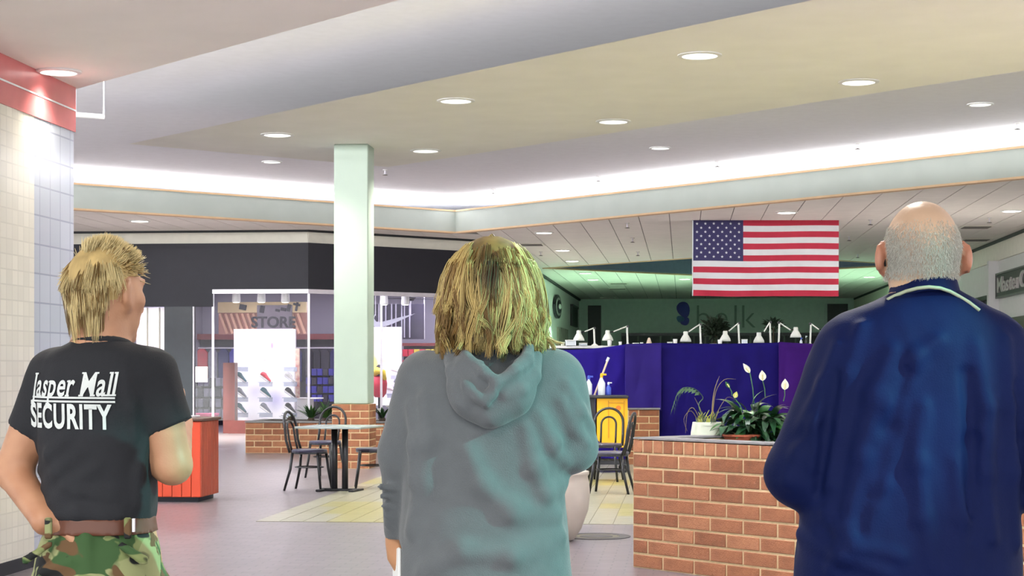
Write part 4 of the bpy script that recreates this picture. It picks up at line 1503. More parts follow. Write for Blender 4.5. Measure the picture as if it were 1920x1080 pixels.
# yellow cleaning cart
cp = W(1137, 870, 24.0)
ct = thing('cleaning_cart', 'yellow and black cleaning cart with bottles on top', 'cart', (cp[0], cp[1], 0), 0)
M_cy = mat('cart_yellow', lin(236, 176, 20), rough=.6, var=.08)
zt = W(0, 741, 24.0)[2]
S24 = 24.0 / F
xa, xb = (1097 - 1137) * S24, (1177 - 1137) * S24
MB().box((0, 0, zt - .02), (xb - xa, .5, .04), bevel=.01).build('top_tray', M_black, ct)
x0b, x1b = (1118 - 1137) * S24, (1175 - 1137) * S24
zb = W(0, 838, 24.0)[2]
mb = MB()
prof = [(x0b, zt - .04), (x1b, zt - .04), (x1b, zb + .02), (x1b - .02, zb), (x0b + .10, zb), (x0b, zb + .12)]
n = len(prof)
mb.add([(x, -.20, z) for x, z in prof] + [(x, .20, z) for x, z in prof], [tuple(range(n - 1, -1, -1)), tuple(range(n, 2 * n))] + [(i, (i + 1) % n, n + (i + 1) % n, n + i) for i in range(n)])
mb.build('yellow_bag', M_cy, ct)
mb = MB()
mb.box((x0b + .155, -.21, (zt + zb) / 2 + .03), (.01, .012, zt - zb - .2)).box((x0b + .26, -.21, zt - .10), (.21, .012, .01)).box((x0b + .365, -.21, (zt + zb) / 2 + .03), (.01, .012, zt - zb - .2))
mb.build('seam', mat('cart_seam', lin(190, 130, 16), rough=.6), ct)
MB().lathe([(.035, 0), (.035, .006)], 12).build('emblem', mat('cart_emblem', lin(214, 110, 20)), ct, (x0b + .29, -.205, zt - .17)).rotation_euler = (PI / 2, 0, 0)
MB().box((xa + .07, 0, zt / 2 + .05), (.12, .4, zt - .18)).build('frame', M_black, ct)
MB().box((0, 0, .14), (xb - xa, .46, .05)).build('deck', M_black, ct)
for sx_ in (xa + .06, xb - .06):
    for sy_ in (-.16, .16):
        mb = MB()
        mb.lathe([(.02, -.015), (.055, -.015), (.055, .015), (.02, .015)], 14)
        o = mb.build('wheel', M_blackmetal, ct, (sx_, sy_, .056))
        o.rotation_euler = (PI / 2, 0, 0)
        MB().tube([(sx_, sy_, .06), (sx_, sy_, .12)], .012, 6).build('caster', M_chrome, ct)


def bottle(u, v_base, Y, h, r, m, capm, label, z=None):
    p = W(u, v_base, Y)
    if z is not None:
        p = (p[0], p[1], z)
    t = thing('bottle', label, 'bottle', p, 0)
    MB().lathe([(r * .9, 0), (r, .01), (r, h * .55), (r * .35, h * .75), (r * .3, h * .82)], 14).build('body', m, t, smooth=True)
    MB().lathe([(r * .4, h * .80), (r * .42, h * .93), (r * .3, h)], 12).build('cap', capm, t)
    MB().box((r * .5, 0, h * .94), (r * 1.6, r * .5, h * .08)).build('nozzle', capm, t)
    return t


M_bw = mat('bottle_white', lin(214, 222, 230), rough=.4)
M_bb = mat('bottle_blue', lin(60, 84, 190), rough=.4)
bottle(1104, 738, 24, .27, .045, M_bw, M_bb, 'white spray bottle at the left end of the cleaning cart', z=zt)
bottle(1128, 738, 24, .30, .05, M_bw, M_cy, 'white spray bottle with yellow cap on the cleaning cart', z=zt)
bottle(1141, 738, 24, .18, .035, M_bb, M_bw, 'short blue bottle with white cap on the cleaning cart', z=zt)
mop = thing('mop_handle', 'pale wooden handle leaning out of the cleaning cart', 'handle', (cp[0] - .16, cp[1] + .05, zt))
MB().tube([(-.0, 0, -.0), (.19, .02, .50)], .014, 8).build('stick', mat('pale_wood', lin(200, 180, 160), rough=.6), mop)
MB().tube([(.17, .018, .46), (.195, .02, .515)], .018, 8).build('grip', M_bw, mop)

# ---------------------------------------------------------------- purple draped booth
YB = 26.2
M_purp = [mat('cloth_purple_a', lin(30, 15, 116), rough=.8, spec=.15, var=.12, scale=3), mat('cloth_purple_b', lin(40, 28, 106), rough=.8, spec=.15, var=.12, scale=3),
          mat('cloth_purple_c', lin(20, 11, 92), rough=.8, spec=.15, var=.12, scale=3), mat('cloth_purple_d', lin(52, 16, 98), rough=.8, spec=.15, var=.12, scale=3)]


def drape(u0, u1, vt0, vt1, vb, Y0, Y1, m, label, amp=.03, seed=0, sag=.0):
    a, b = W(u0, vt0, Y0), W(u1, vt1, Y1)
    zb_ = EYE + (HOR - vb) / F * Y0
    rn = random.Random(seed)
    ph = [rn.uniform(0, 6.28) for _ in range(6)]
    NX, NZ = 48, 24
    V, FF = [], []
    Lx = math.hypot(b[0] - a[0], b[1] - a[1])
    org = ((a[0] + b[0]) / 2, (a[1] + b[1]) / 2, zb_)
    for j in range(NZ + 1):
        t = j / NZ
        for i in range(NX + 1):
            s = i / NX
            zt_ = a[2] + (b[2] - a[2]) * s - sag * math.sin(PI * s) * .3
            z = zt_ + (zb_ - zt_) * t
            x = a[0] + (b[0] - a[0]) * s
            y = a[1] + (b[1] - a[1]) * s
            sw = sag * math.exp(-((t - .15 - .35 * math.sin(PI * s)) / .07) ** 2) * 1.2 * math.sin(PI * s)
            f = amp * (.25 + t) * (math.sin(s * Lx * 11 + ph[0] + 2 * t) * .55 + math.sin(s * Lx * 23 + ph[1] - 3 * t) * .25 + math.sin(s * Lx * 5 + ph[2] + 4 * t) * .5)
            V.append((x - org[0], y - org[1] - abs(f) - sw * .6, z - org[2]))
    n = NX + 1
    k = len(V)
    V += [(x, y + .012, z) for x, y, z in V]
    for j in range(NZ):
        for i in range(NX):
            q = j * n + i
            FF.append((q, q + n, q + n + 1, q + 1))
            FF.append((k + q, k + q + 1, k + q + n + 1, k + q + n))
    for i in range(NX):
        FF.append((i, i + 1, k + i + 1, k + i))
        q = NZ * n + i
        FF.append((q + 1, q, k + q, k + q + 1))
    for j in range(NZ):
        q = j * n
        FF.append((q + n, q, k + q, k + q + n))
        q = j * n + NX
        FF.append((q, q + n, k + q + n, k + q))
    me = bpy.data.meshes.new('drape')
    me.from_pydata(V, [], FF)
    me.materials.append(m)
    me.polygons.foreach_set('use_smooth', [True] * len(me.polygons))
    o = link('purple_drape', me, None, org)
    tag(o, label, 'cloth', 'purple cloths of the booth')
    return o


# counter behind the cloths
cz = W(0, 648, YB)[2]
k0, k1 = W(1030, 0, YB), W(1640, 0, YB)
bo = thing('booth_counter', 'tall white topped booth counter hung with purple cloth', 'counter', ((k0[0] + k1[0]) / 2, YB + .55, 0))
Lc = k1[0] - k0[0]
MB().box((0, 0, cz - .02), (Lc, .9, .04), bevel=.005).build('worktop', M_white, bo)
MB().box((0, -.30, (cz - .04) / 2), (Lc - .1, .04, cz - .04)).build('front_board', M_black, bo)
MB().box((0, .40, (cz - .04) / 2), (Lc - .1, .04, cz - .04)).build('back_board', M_black, bo)
for s in (-1, 1):
    MB().box((s * (Lc / 2 - .07), .05, (cz - .04) / 2), (.04, .66, cz - .04)).build('end_board', M_black, bo)

drape(1028, 1176, 656, 645, 868, YB - .05, YB - .12, M_purp[0], 'glossy violet cloth draped at the left end of the booth', amp=.045, seed=1, sag=.10)
drape(1172, 1240, 645, 643, 770, YB - .20, YB - .20, M_purp[1], 'dull violet cloth hanging above the small brick pier', amp=.025, seed=2)
drape(1236, 1466, 643, 642, 868, YB - .08, YB - .10, M_purp[2], 'dark indigo cloth behind the flowers on the planter', amp=.05, seed=3, sag=.05)
drape(1460, 1640, 641, 643, 868, YB - .18, YB - .10, M_purp[3], 'reddish purple cloth beside the man in the blue jacket', amp=.05, seed=4, sag=.08)
bp_ = W(1178, 860, YB - .40)
pier = thing('brick_pier', 'small brick pier under the dull violet cloth', 'pier', (bp_[0], bp_[1], 0), 0)
LX = 1.5 * BL
MB().box((LX / 2, .13, 8 * BH / 2 - .003), (LX - .004, .256, 8 * BH - .006)).build('mortar_core', M_mortar, pier)
MB().box((LX / 2, .12, 8 * BH + .01), (LX + .02, .30, .02)).build('cap', M_cap, pier)
brick_face(pier, (0, 0), (1, 0), LX, 0, 8)

# desk lamps on the counter
M_lw = mat('desk_lamp_white', lin(224, 226, 220), rough=.35, var=.03)


def desk_lamp(ub, vt, ue, ve, uh, vh, label, Yl=YB + .25):
    b = W(ub, 0, Yl)
    S_ = Yl / F
    t = thing('desk_lamp', label, 'desk lamp', (b[0], b[1], cz), 0, 'jointed white desk lamps on the booth')
    zt_ = EYE + (HOR - vt) * S_ - cz
    MB().lathe([(.05, 0), (.05, .012), (.02, .03), (.014, .05)], 16).build('base', M_lw, t)
    top = (0 if True else 0, 0, zt_)
    MB().tube([(0, 0, .02), (-.012 * (1 if uh < ub else -1), 0, zt_)], .014, 8).build('post', M_lw, t)
    e = ((uh - ub) * S_, -.05, EYE + (HOR - vh) * S_ - cz)
    k = ((ue - ub) * S_, -.02, EYE + (HOR - ve) * S_ - cz)
    MB().tube([(-.012 * (1 if uh < ub else -1), 0, zt_), k], .016, 8, flat=.6).build('arm', M_lw, t)
    MB().lathe([(.018, -.02), (.018, .02)], 10).build('joint', M_blackmetal, t, (0, 0, zt_)).rotation_euler = (PI / 2, 0, 0)
    MB().tube([k, (e[0], e[1], e[2] + .07)], .010, 6).build('neck', M_blackmetal, t)
    sh = MB().lathe([(.028, .10), (.034, .09), (.036, .05), (.05, .03), (.078, -.02), (.085, -.055), (.080, -.055), (.045, .02)], 20, close=False).build('shade', M_lw, t, e, smooth=True)
    MB().lathe([(.012, .02), (.032, -.01), (.03, -.03), (.01, -.042)], 12).build('bulb', M_white, sh, (0, 0, 0), smooth=True)
    return t


for a in ((1115, 615, 1096, 622, 1085, 632, 'leftmost jointed desk lamp on the booth'),
          (1177, 612, 1150, 622, 1139, 632, 'second desk lamp from the left, above the violet cloth edge'),
          (1314, 608, 1291, 622, 1285, 634, 'desk lamp below the blue petal emblem, head to the left'),
          (1386, 606, 1366, 621, 1359, 633, 'desk lamp below the dark lettering, head to the left'),
          (1445, 604, 1432, 622, 1422, 636, 'desk lamp with steep arm, its head almost touching the counter'),
          (1460, 605, 1482, 619, 1491, 626, 'desk lamp with its head turned to the right'),
          (1519, 607, 1535, 618, 1546, 628, 'rightmost desk lamp, half behind the blue jacket')):
    desk_lamp(*a)

# small white things along the counter
def ctop(u, y=.0):
    p = W(u, 0, YB + .12 + y)
    return (p[0], p[1], cz)


def small_box(u, w_, h_, label, m=M_bw):
    t = thing('small_box', label, 'box', ctop(u), random.uniform(-.3, .3))
    MB().box((0, 0, h_ / 2), (w_, .10, h_), bevel=.006).build('body', m, t)
    MB().box((0, 0, h_ + .006), (w_ * 1.05, .106, .012), bevel=.003).build('lid', M_white, t)


def small_cup(u, r, h_, label, m=M_white):
    t = thing('small_cup', label, 'cup', ctop(u), 0)
    MB().lathe([(r * .75, 0), (r, h_), (r * .92, h_), (r * .68, .01)], 16, close=False).build('cup_wall', m, t, smooth=True)
    MB().lathe([(r * .75, 0), (r * .72, .006)], 16).build('cup_base', m, t)


small_box(1070, .15, .075, 'pale box below the leftmost desk lamp')
small_cup(1055, .03, .055, 'tiny white cup at the left end of the booth')
small_box(1093, .10, .03, 'flat pale tray right of the leftmost desk lamp')
small_cup(1143, .035, .08, 'white pot beneath the second desk lamp')
small_cup(1163, .025, .06, 'small white cup right of the second desk lamp')
small_box(1192, .07, .03, 'little white box on the violet cloth edge')
small_cup(1203, .025, .05, 'white cup beside the pale cone')
t = thing('pale_cone', 'pale skin coloured cone standing on the counter', 'cone', ctop(1217), 0)
MB().lathe([(.05, 0), (.045, .03), (.018, .11), (.008, .12)], 14).build('cone_body', mat('cone_skin', lin(226, 204, 184), rough=.6), t, smooth=True)
MB().lathe([(.055, 0), (.055, .008)], 14).build('cone_foot', M_white, t)
small_box(1256, .08, .045, 'white box left of the lamp below the petal emblem')
small_cup(1266, .035, .10, 'tall white cup left of the lamp below the petal emblem')
small_cup(1350, .035, .09, 'white cup in front of the dark lettering lamp')
small_box(1396, .085, .085, 'white cube between two middle desk lamps')
bottle(1502, 640, YB + .2, .12, .02, M_bw, M_bb, 'tiny bottle under the lamp turned right', z=cz)
bottle(1511, 640, YB + .2, .15, .018, M_blackmetal, M_bw, 'tiny dark bottle left of the rightmost lamp', z=cz)
small_box(1337, .08, .02, 'flat blue box below the dark indoor tree', m=M_bb)

# indoor tree far behind the booth
def leafy(parent, n, cx, rx, rz_, m, size, seed, name='foliage', shape=None):
    rn = random.Random(seed)
    mb = MB()
    for i in range(n):
        while True:
            v = Vector((rn.uniform(-1, 1), rn.uniform(-1, 1), rn.uniform(-1, 1)))
            if v.length < 1:
                break
        c = Vector((cx[0] + v.x * rx, cx[1] + v.y * rx, cx[2] + v.z * rz_))
        d = Vector((v.x + rn.uniform(-.5, .5), v.y + rn.uniform(-.5, .5), rn.uniform(-.6, .7))).normalized()
        s = d.cross(Vector((rn.uniform(-.3, .3), rn.uniform(-.3, .3), 1))).normalized()
        up_ = s.cross(d)
        L = size * rn.uniform(.7, 1.3)
        w_ = L * .22
        mb.add([c, c + d * L * .5 + s * w_ + up_ * L * .08, c + d * L, c + d * L * .5 - s * w_ + up_ * L * .08], [(0, 1, 2, 3)])
    o = mb.build(name, m, parent)
    return tag(o, kind='stuff')


tp2 = W(1341, 0, 44.0)
tr = thing('indoor_tree', 'small dark indoor tree in front of the far wall lettering', 'tree', (tp2[0], tp2[1], 0))
MB().tube([(0, 0, .35), (.03, 0, 1.2), (-.02, 0, 1.9), (.02, 0, 2.3)], [.05, .045, .035, .02], 8).build('trunk', mat('bark', lin(70, 58, 46), rough=.9), tr)
MB().lathe([(.22, 0), (.30, .40), (.27, .40), (.2, .05)], 20).build('pot', M_urn, tr)
leafy(tr, 500, (0, 0, 2.4), .28, .24, mat('dark_leaf', lin(44, 62, 44), rough=.6, var=.3), .16, 3)
tp3 = W(1450, 0, 50.0)
tr = thing('indoor_tree', 'faint second indoor tree right of the lettering', 'tree', (tp3[0], tp3[1], 0))
MB().tube([(0, 0, .35), (.03, 0, 1.6), (0, 0, 2.6)], [.05, .04, .02], 8).build('trunk', MATS['bark'], tr)
MB().lathe([(.22, 0), (.30, .40), (.27, .40), (.2, .05)], 20).build('pot', M_urn, tr)
leafy(tr, 160, (0, 0, 2.65), .22, .12, MATS['dark_leaf'], .16, 5)

# bushes in the low planter
def upright_plant(u, Y, h, n, label, spread=.25, mats=(None,), z0=5 * BH + .01, seed=0, wd=.028):
    rn = random.Random(seed)
    p = W(u, 0, Y)
    t = thing('leafy_plant', label, 'plant', (p[0], p[1], z0))
    MB().lathe([(.07, -.0), (.05, .05), (.02, .07)], 10).build('crown', M_soil, t)
    for i in range(n):
        a = rn.uniform(0, 2 * PI)
        L = h * rn.uniform(.6, 1.05)
        s = spread * rn.uniform(.3, 1.2)
        mb = MB()
        V, FF = [], []
        K = 6
        for k in range(K + 1):
            q = k / K
            r = s * q ** 1.5
            z = L * (q - .25 * q * q * (s / spread))
            c = Vector((math.cos(a) * r, math.sin(a) * r, z))
            sd = Vector((-math.sin(a), math.cos(a), 0)) * wd * math.sin(PI * min(1, .12 + q * .88)) ** .7
            V += [c - sd, c + Vector((0, 0, -.004)), c + sd]
        for k in range(K):
            for j in range(2):
                FF.append((k * 3 + j, k * 3 + j + 1, (k + 1) * 3 + j + 1, (k + 1) * 3 + j))
        mb.add(V, FF)
        mb.build('leaf', rn.choice(mats), t, smooth=True)
    return t


upright_plant(583, 29.9, .34, 26, 'bushy green plant in the low planter left of the column', .30, (M_green, M_green, M_green2), seed=1)
upright_plant(610, 29.8, .42, 30, 'taller spiky green plant touching the column in the low planter', .26, (M_green, M_green2), seed=2)
upright_plant(545, 30.2, .12, 12, 'tiny green plant behind the left cafe chair in the low planter', .18, (M_green2, M_green), seed=8)
t = upright_plant(717, 29.9, .30, 22, 'dark flowering plant right of the column in the low planter', .26, (M_green, mat('leaf_dark', lin(34, 56, 40), rough=.4, var=.3)), seed=3)
fm_ = MB().lathe([(.008, 0), (.028, .02), (.03, .035), (.01, .04)], 8).mesh('flower', M_white)
for i in range(9):
    link('flower', fm_, t, (random.uniform(-.2, .2), random.uniform(-.25, .0), random.uniform(.12, .3)))

# ---------------------------------------------------------------- plants on the big planter
def leaf_mesh(name, L, wd, droop, m, cup=.15, K=8):
    V, FF = [], []
    for k in range(K + 1):
        q = k / K
        x = L * q
        z = L * .25 * math.sin(PI * q * .7) - droop * L * q * q
        w_ = wd * (math.sin(PI * q ** .8) ** .8 if 0 < q < 1 else 0.02)
        V += [(x, -w_, z + cup * w_), (x, 0, z), (x, w_, z + cup * w_)]
    for k in range(K):
        for j in range(2):
            FF.append((k * 3 + j, (k + 1) * 3 + j, (k + 1) * 3 + j + 1, k * 3 + j + 1))
    mb = MB().add(V, FF)
    me = mb.mesh(name, m)
    me.polygons.foreach_set('use_smooth', [True] * len(me.polygons))
    return me


lp = W(1412, 0, 12.95)
zsoil = .866
lily = thing('peace_lily', 'peace lily with white flowers growing in the big brick planter', 'plant', (lp[0], lp[1], zsoil))
M_lg = mat('lily_leaf', lin(28, 62, 36), rough=.3, var=.35, scale=10)
M_lg2 = mat('lily_leaf_light', lin(52, 100, 48), rough=.3, var=.3, scale=10)
lms = [leaf_mesh('leaf', .20, .036, .5, M_lg), leaf_mesh('leaf', .17, .03, .8, M_lg), leaf_mesh('leaf', .19, .034, .3, M_lg2), leaf_mesh('leaf', .14, .026, .6, M_lg)]
rn = random.Random(11)
for i in range(150):
    a = rn.uniform(0, 2 * PI)
    rad = rn.uniform(0, .26) ** 1.0
    x, y = rad * math.cos(a), rad * math.sin(a) * .75
    top = .25 * math.sqrt(max(0, 1 - (rad / .34) ** 2))
    z = rn.uniform(.0, max(.06, top))
    o = link('leaf', rn.choice(lms), lily, (x * .8, y * .8, z))
    o.rotation_euler = (rn.uniform(-.4, .4), rn.uniform(-1.0, .35) * (.4 + z / .25), a + rn.uniform(-.8, .8))
mb = MB()
for i in range(26):
    a = rn.uniform(0, 2 * PI)
    r_ = rn.uniform(.02, .2)
    mb.tube([(0.02 * math.cos(a), .02 * math.sin(a), -.02), (r_ * math.cos(a), r_ * math.sin(a), rn.uniform(.1, .24))], .004, 5)
mb.build('leaf_stalks', M_lg2, lily)
MB().lathe([(.10, -.02), (.13, .05), (.14, .055), (.14, .07), (.11, .07)], 20).build('terracotta_pot', M_terracotta, lily, (-.1, -.1, 0))
M_sp = mat('spathe_white', lin(232, 228, 214), rough=.5, var=.03)
S13 = 12.95 / F


def spathe(u, v, h, wd, tilt, ub, vb, m=M_sp):
    base = Vector(((ub - 1412) * S13, -.02, EYE + (HOR - vb) * S13 - zsoil))
    tip = Vector(((u - 1412) * S13, -.03, EYE + (HOR - v) * S13 - zsoil))
    mid = (base + tip) / 2 + Vector((.006, 0, 0))
    st = MB().tube([base, mid, tip], .0035, 6).build('flower_stem', M_lg2, lily)
    V, FF = [], []
    K = 8
    for k in range(K + 1):
        q = k / K
        w_ = wd * math.sin(PI * (q ** .75)) ** .9 if 0 < q < 1 else .0008
        V += [(-w_, -.35 * w_, h * q), (0, .3 * w_, h * q), (w_, -.35 * w_, h * q)]
    for k in range(K):
        for j in range(2):
            FF.append((k * 3 + j, k * 3 + j + 1, (k + 1) * 3 + j + 1, (k + 1) * 3 + j))
    o = MB().add(V, FF).build('flower_spathe', m, lily, tip, smooth=True)
    o.rotation_euler = (0, tilt, 0)
    MB().lathe([(.003, 0), (.005, .01), (.005, h * .5), (.002, h * .55)], 8).build('spadix', mat('spadix', lin(226, 214, 150)), o, (0, -.008, .004))


spathe(1405, 699, .085, .020, -.62, 1413, 757)
spathe(1429, 714, .078, .027, -.08, 1434, 745)
spathe(1470, 731, .082, .028, .04, 1468, 752)
spathe(1376, 746, .05, .018, .35, 1392, 770, mat('spathe_yellow', lin(206, 206, 110), rough=.5))
spathe(1367, 727, .055, .014, -.6, 1372, 742, M_lg2)

# white trough with grassy plant
wp = W(1328, 0, 13.0)
M_pot = mat('trough_white', lin(208, 214, 192), rough=.5, var=.05)
tg = thing('white_trough', 'white oblong pot with dry grassy plant on the brick planter', 'pot', (wp[0], wp[1], zsoil), ANG_A + .75)
mb = MB()
def rr_prof(a, b, z, n=24, e=3.2):
    return [(abs(math.cos(2 * PI * i / n)) ** (2 / e) * math.copysign(a, math.cos(2 * PI * i / n)), abs(math.sin(2 * PI * i / n)) ** (2 / e) * math.copysign(b, math.sin(2 * PI * i / n)), z) for i in range(n)]
rings = [rr_prof(.118, .075, 0), rr_prof(.132, .085, .02), rr_prof(.128, .082, .08), rr_prof(.115, .072, .155), rr_prof(.105, .062, .155), rr_prof(.10, .06, .12)]
V = [p for r_ in rings for p in r_]
FF = []
for i in range(len(rings) - 1):
    for j in range(24):
        FF.append((i * 24 + j, i * 24 + (j + 1) % 24, (i + 1) * 24 + (j + 1) % 24, (i + 1) * 24 + j))
FF.append(tuple(range(23, -1, -1)))
mb.add(V, FF).build('trough', M_pot, tg, smooth=False)
MB().lathe([(.0, .125), (.085, .13)], 16, close=False).build('soil', M_soil, tg)
gp = thing('grassy_plant', 'dry arching grassy plant in the white oblong pot', 'plant', (wp[0], wp[1], zsoil + .13))
M_dry = mat('dry_blade', lin(112, 96, 62), rough=.7, var=.25)
M_yg = mat('yellow_green_blade', lin(146, 150, 52), rough=.5, var=.2)
M_fr = mat('frond_green', lin(58, 84, 56), rough=.6, var=.3)


def blade(pts, w0, m, name, flatten=.25):
    # pts in picture offsets (u, v, depth) at 13 m
    P = [((u - 1328) * 13.0 / F, d, EYE + (HOR - v) * 13.0 / F - zsoil - .13) for u, v, d in pts]
    # resample
    Q = []
    for i in range(len(P) - 1):
        p0, p1, p2, p3 = [Vector(P[max(0, min(len(P) - 1, i + k))]) for k in (-1, 0, 1, 2)]
        for s in range(4):
            t = s / 4
            Q.append(.5 * ((2 * p1) + (p2 - p0) * t + (2 * p0 - 5 * p1 + 4 * p2 - p3) * t * t + (3 * p1 - p0 - 3 * p2 + p3) * t ** 3))
    Q.append(Vector(P[-1]))
    n = len(Q)
    MB().tube(Q, [max(.0008, w0 * (1 - i / n) ** .6) for i in range(n)], 5).build(name, m, gp)
    return Q


q = blade([(1322, 795, 0), (1310, 760, 0), (1318, 745, 0), (1300, 728, -.01), (1275, 730, -.03), (1262, 760, -.05)], .004, M_fr, 'arching_frond')
mb = MB()
for i in range(10, len(q)):
    for s in (-1, 1):
        c = q[i]
        d = (q[min(i + 1, len(q) - 1)] - q[i - 1]).normalized()
        mb.add([c, c + Vector((s * .012, s * .02, -.012)) + d * .02, c + Vector((s * .018, s * .035, -.045)) + d * .03, c + Vector((s * .008, s * .015, -.02))], [(0, 1, 2, 3)])
tag(mb.build('frond_leaflets', M_fr, gp), kind='stuff')
blade([(1336, 795, 0), (1336, 760, 0), (1340, 730, 0), (1349, 705, .0)], .006, M_dry, 'dry_stalk')
blade([(1336, 780, 0), (1342, 735, 0), (1358, 712, 0), (1380, 711, 0)], .0035, M_dry, 'dry_stalk')
blade([(1322, 795, 0), (1312, 765, 0), (1302, 745, 0)], .0045, M_dry, 'dry_stalk')
blade([(1316, 795, 0), (1300, 765, -.02), (1288, 775, -.03), (1284, 812, -.05)], .0035, M_dry, 'dry_stalk')
blade([(1312, 795, 0), (1295, 770, -.04), (1281, 785, -.05), (1287, 808, -.06)], .003, M_dry, 'dry_stalk')
blade([(1338, 795, -.03), (1345, 770, -.05), (1362, 745, -.05), (1378, 750, -.05)], .003, M_dry, 'dry_stalk')
blade([(1345, 800, -.06), (1356, 785, -.08), (1340, 812, -.10), (1332, 816, -.10)], .003, M_dry, 'dry_stalk')
for i in range(26):
    u = rn.uniform(1306, 1348)
    blade([(u, 796, rn.uniform(-.04, .04)), (u + rn.uniform(-3, 3), 785, 0), (u + rn.uniform(-7, 7), rn.uniform(768, 782), rn.uniform(-.03, .03))], .006, M_yg if i % 3 else M_fr, 'blade')

# ================================================================== PEOPLE
class SDF:
    def __init__(s, lo, hi, h):
        s.lo, s.h = np.array(lo, np.float32), h
        n = np.ceil((np.array(hi) - np.array(lo)) / h).astype(int) + 1
        s.ax = [(lo[i] + h * np.arange(n[i])).astype(np.float32) for i in range(3)]
        s.D = np.full(tuple(n), 0.3, np.float32)

    def box(s, lo, hi):
        sl = []
        for i in range(3):
            a = int(np.clip(np.floor((lo[i] - s.lo[i]) / s.h), 0, len(s.ax[i])))
            b = int(np.clip(np.ceil((hi[i] - s.lo[i]) / s.h) + 1, 0, len(s.ax[i])))
            sl.append(slice(a, b))
        X = s.ax[0][sl[0]][:, None, None]
        Y = s.ax[1][sl[1]][None, :, None]
        Z = s.ax[2][sl[2]][None, None, :]
        return tuple(sl), X, Y, Z

    def put(s, sl, d, k, op):
        a = s.D[sl]
        if op == 'u':
            if k > 0:
                h = np.clip(.5 + .5 * (a - d) / k, 0, 1)
                s.D[sl] = a * (1 - h) + d * h - k * h * (1 - h)
            else:
                s.D[sl] = np.minimum(a, d)
        elif op == 's':
            d = -d
            if k > 0:
                h = np.clip(.5 - .5 * (a - d) / k, 0, 1)
                s.D[sl] = a * (1 - h) + d * h + k * h * (1 - h)
            else:
                s.D[sl] = np.maximum(a, d)

    def rc(s, a, b, ra, rb, k=.02, op='u', fy=1.0):
        a, b = np.array(a, float), np.array(b, float)
        m = max(ra, rb) + k + .03
        sl, X, Y, Z = s.box(np.minimum(a, b) - m, np.maximum(a, b) + m)
        if s.D[sl].size == 0:
            return s
        ba = b - a
        L2 = max(1e-9, float(ba @ ba))
        px, py, pz = X - a[0], (Y - a[1]), Z - a[2]
        t = np.clip((px * ba[0] + py * ba[1] + pz * ba[2]) / L2, 0, 1)
        dy = (py - ba[1] * t) / fy
        d = np.sqrt((px - ba[0] * t) ** 2 + dy ** 2 + (pz - ba[2] * t) ** 2) - (ra + (rb - ra) * t)
        if fy < 1:
            d = d * fy
        s.put(sl, d.astype(np.float32), k, op)
        return s

    def chain(s, pts, rads, k=.02, **kw):
        for i in range(len(pts) - 1):
            s.rc(pts[i], pts[i + 1], rads[i], rads[i + 1], k, **kw)
        return s

    def ell(s, c, r, k=.02, op='u', R=None):
        m = max(r) + k + .03
        c = np.array(c, float)
        sl, X, Y, Z = s.box(c - m, c + m)
        if s.D[sl].size == 0:
            return s
        px, py, pz = X - c[0], Y - c[1], Z - c[2]
        if R is not None:
            R = np.array(R)
            px, py, pz = (px * R[0, 0] + py * R[1, 0] + pz * R[2, 0], px * R[0, 1] + py * R[1, 1] + pz * R[2, 1], px * R[0, 2] + py * R[1, 2] + pz * R[2, 2])
        k0 = np.sqrt((px / r[0]) ** 2 + (py / r[1]) ** 2 + (pz / r[2]) ** 2) + 1e-6
        k1 = np.sqrt((px / r[0] ** 2) ** 2 + (py / r[1] ** 2) ** 2 + (pz / r[2] ** 2) ** 2) + 1e-6
        s.put(sl, (k0 * (k0 - 1) / k1).astype(np.float32), k, op)
        return s

    def loft(s, tab, k=.02, e=2.3, grow=0.0, op='u'):
        """tab rows: z, x left, x right, y near, y far"""
        T = np.array(sorted(tab), float)
        zz = T[:, 0]
        zs = s.ax[2]

        def ci(col):
            # monotone-ish smooth interpolation
            f = np.interp(np.linspace(zz[0], zz[-1], 400), zz, T[:, col])
            ker = np.hanning(25); ker /= ker.sum()
            fp = np.concatenate([np.full(12, f[0]), f, np.full(12, f[-1])])
            f = np.convolve(fp, ker, 'valid')
            return np.interp(zs, np.linspace(zz[0], zz[-1], 400), f)
        xl, xr, yn, yf = (ci(i) for i in range(1, 5))
        m = .06 + grow
        sl, X, Y, Z = s.box((T[:, 1].min() - m, T[:, 3].min() - m, zz[0] - .06), (T[:, 2].max() + m, T[:, 4].max() + m, zz[-1] + .06))
        zi = sl[2]
        cx, a = ((xl + xr) / 2)[zi], ((xr - xl) / 2 + grow)[zi]
        cy, b = ((yn + yf) / 2)[zi], ((yf - yn) / 2 + grow)[zi]
        q = (np.abs((X - cx) / a) ** e + np.abs((Y - cy) / b) ** e) ** (1 / e)
        d = (q - 1) * np.minimum(a, b) * .95
        d = np.maximum(d, np.maximum(zz[0] - Z, Z - zz[-1]))
        s.put(sl, d.astype(np.float32), k, op)
        return s

    def noise(s, amp, fx, fy, fz, seed=0, zr=None):
        rn = np.random.default_rng(seed)
        X, Y, Z = s.ax[0][:, None, None], s.ax[1][None, :, None], s.ax[2][None, None, :]
        N = 0
        for i in range(7):
            a = rn.normal(size=3)
            ph = rn.uniform(0, 6.28)
            g = 1.0 + .35 * i
            N = N + np.sin(g * (fx * X * a[0] + fy * Y * a[1] + fz * Z * a[2]) + ph + 1.3 * np.sin(g * .6 * (fx * X * a[1] - fz * Z * a[2] + fy * Y * a[0]) + ph)) / (1 + .35 * i)
        N = N / 3.0
        s.D = s.D + (amp * N * (np.abs(s.D) < .06)).astype(np.float32)
        return s

    def cut(s, axis, val, keep='above'):
        sh = [1, 1, 1]; sh[axis] = -1
        A = s.ax[axis].reshape(sh)
        s.D = np.maximum(s.D, (val - A) if keep == 'above' else (A - val)).astype(np.float32)
        return s

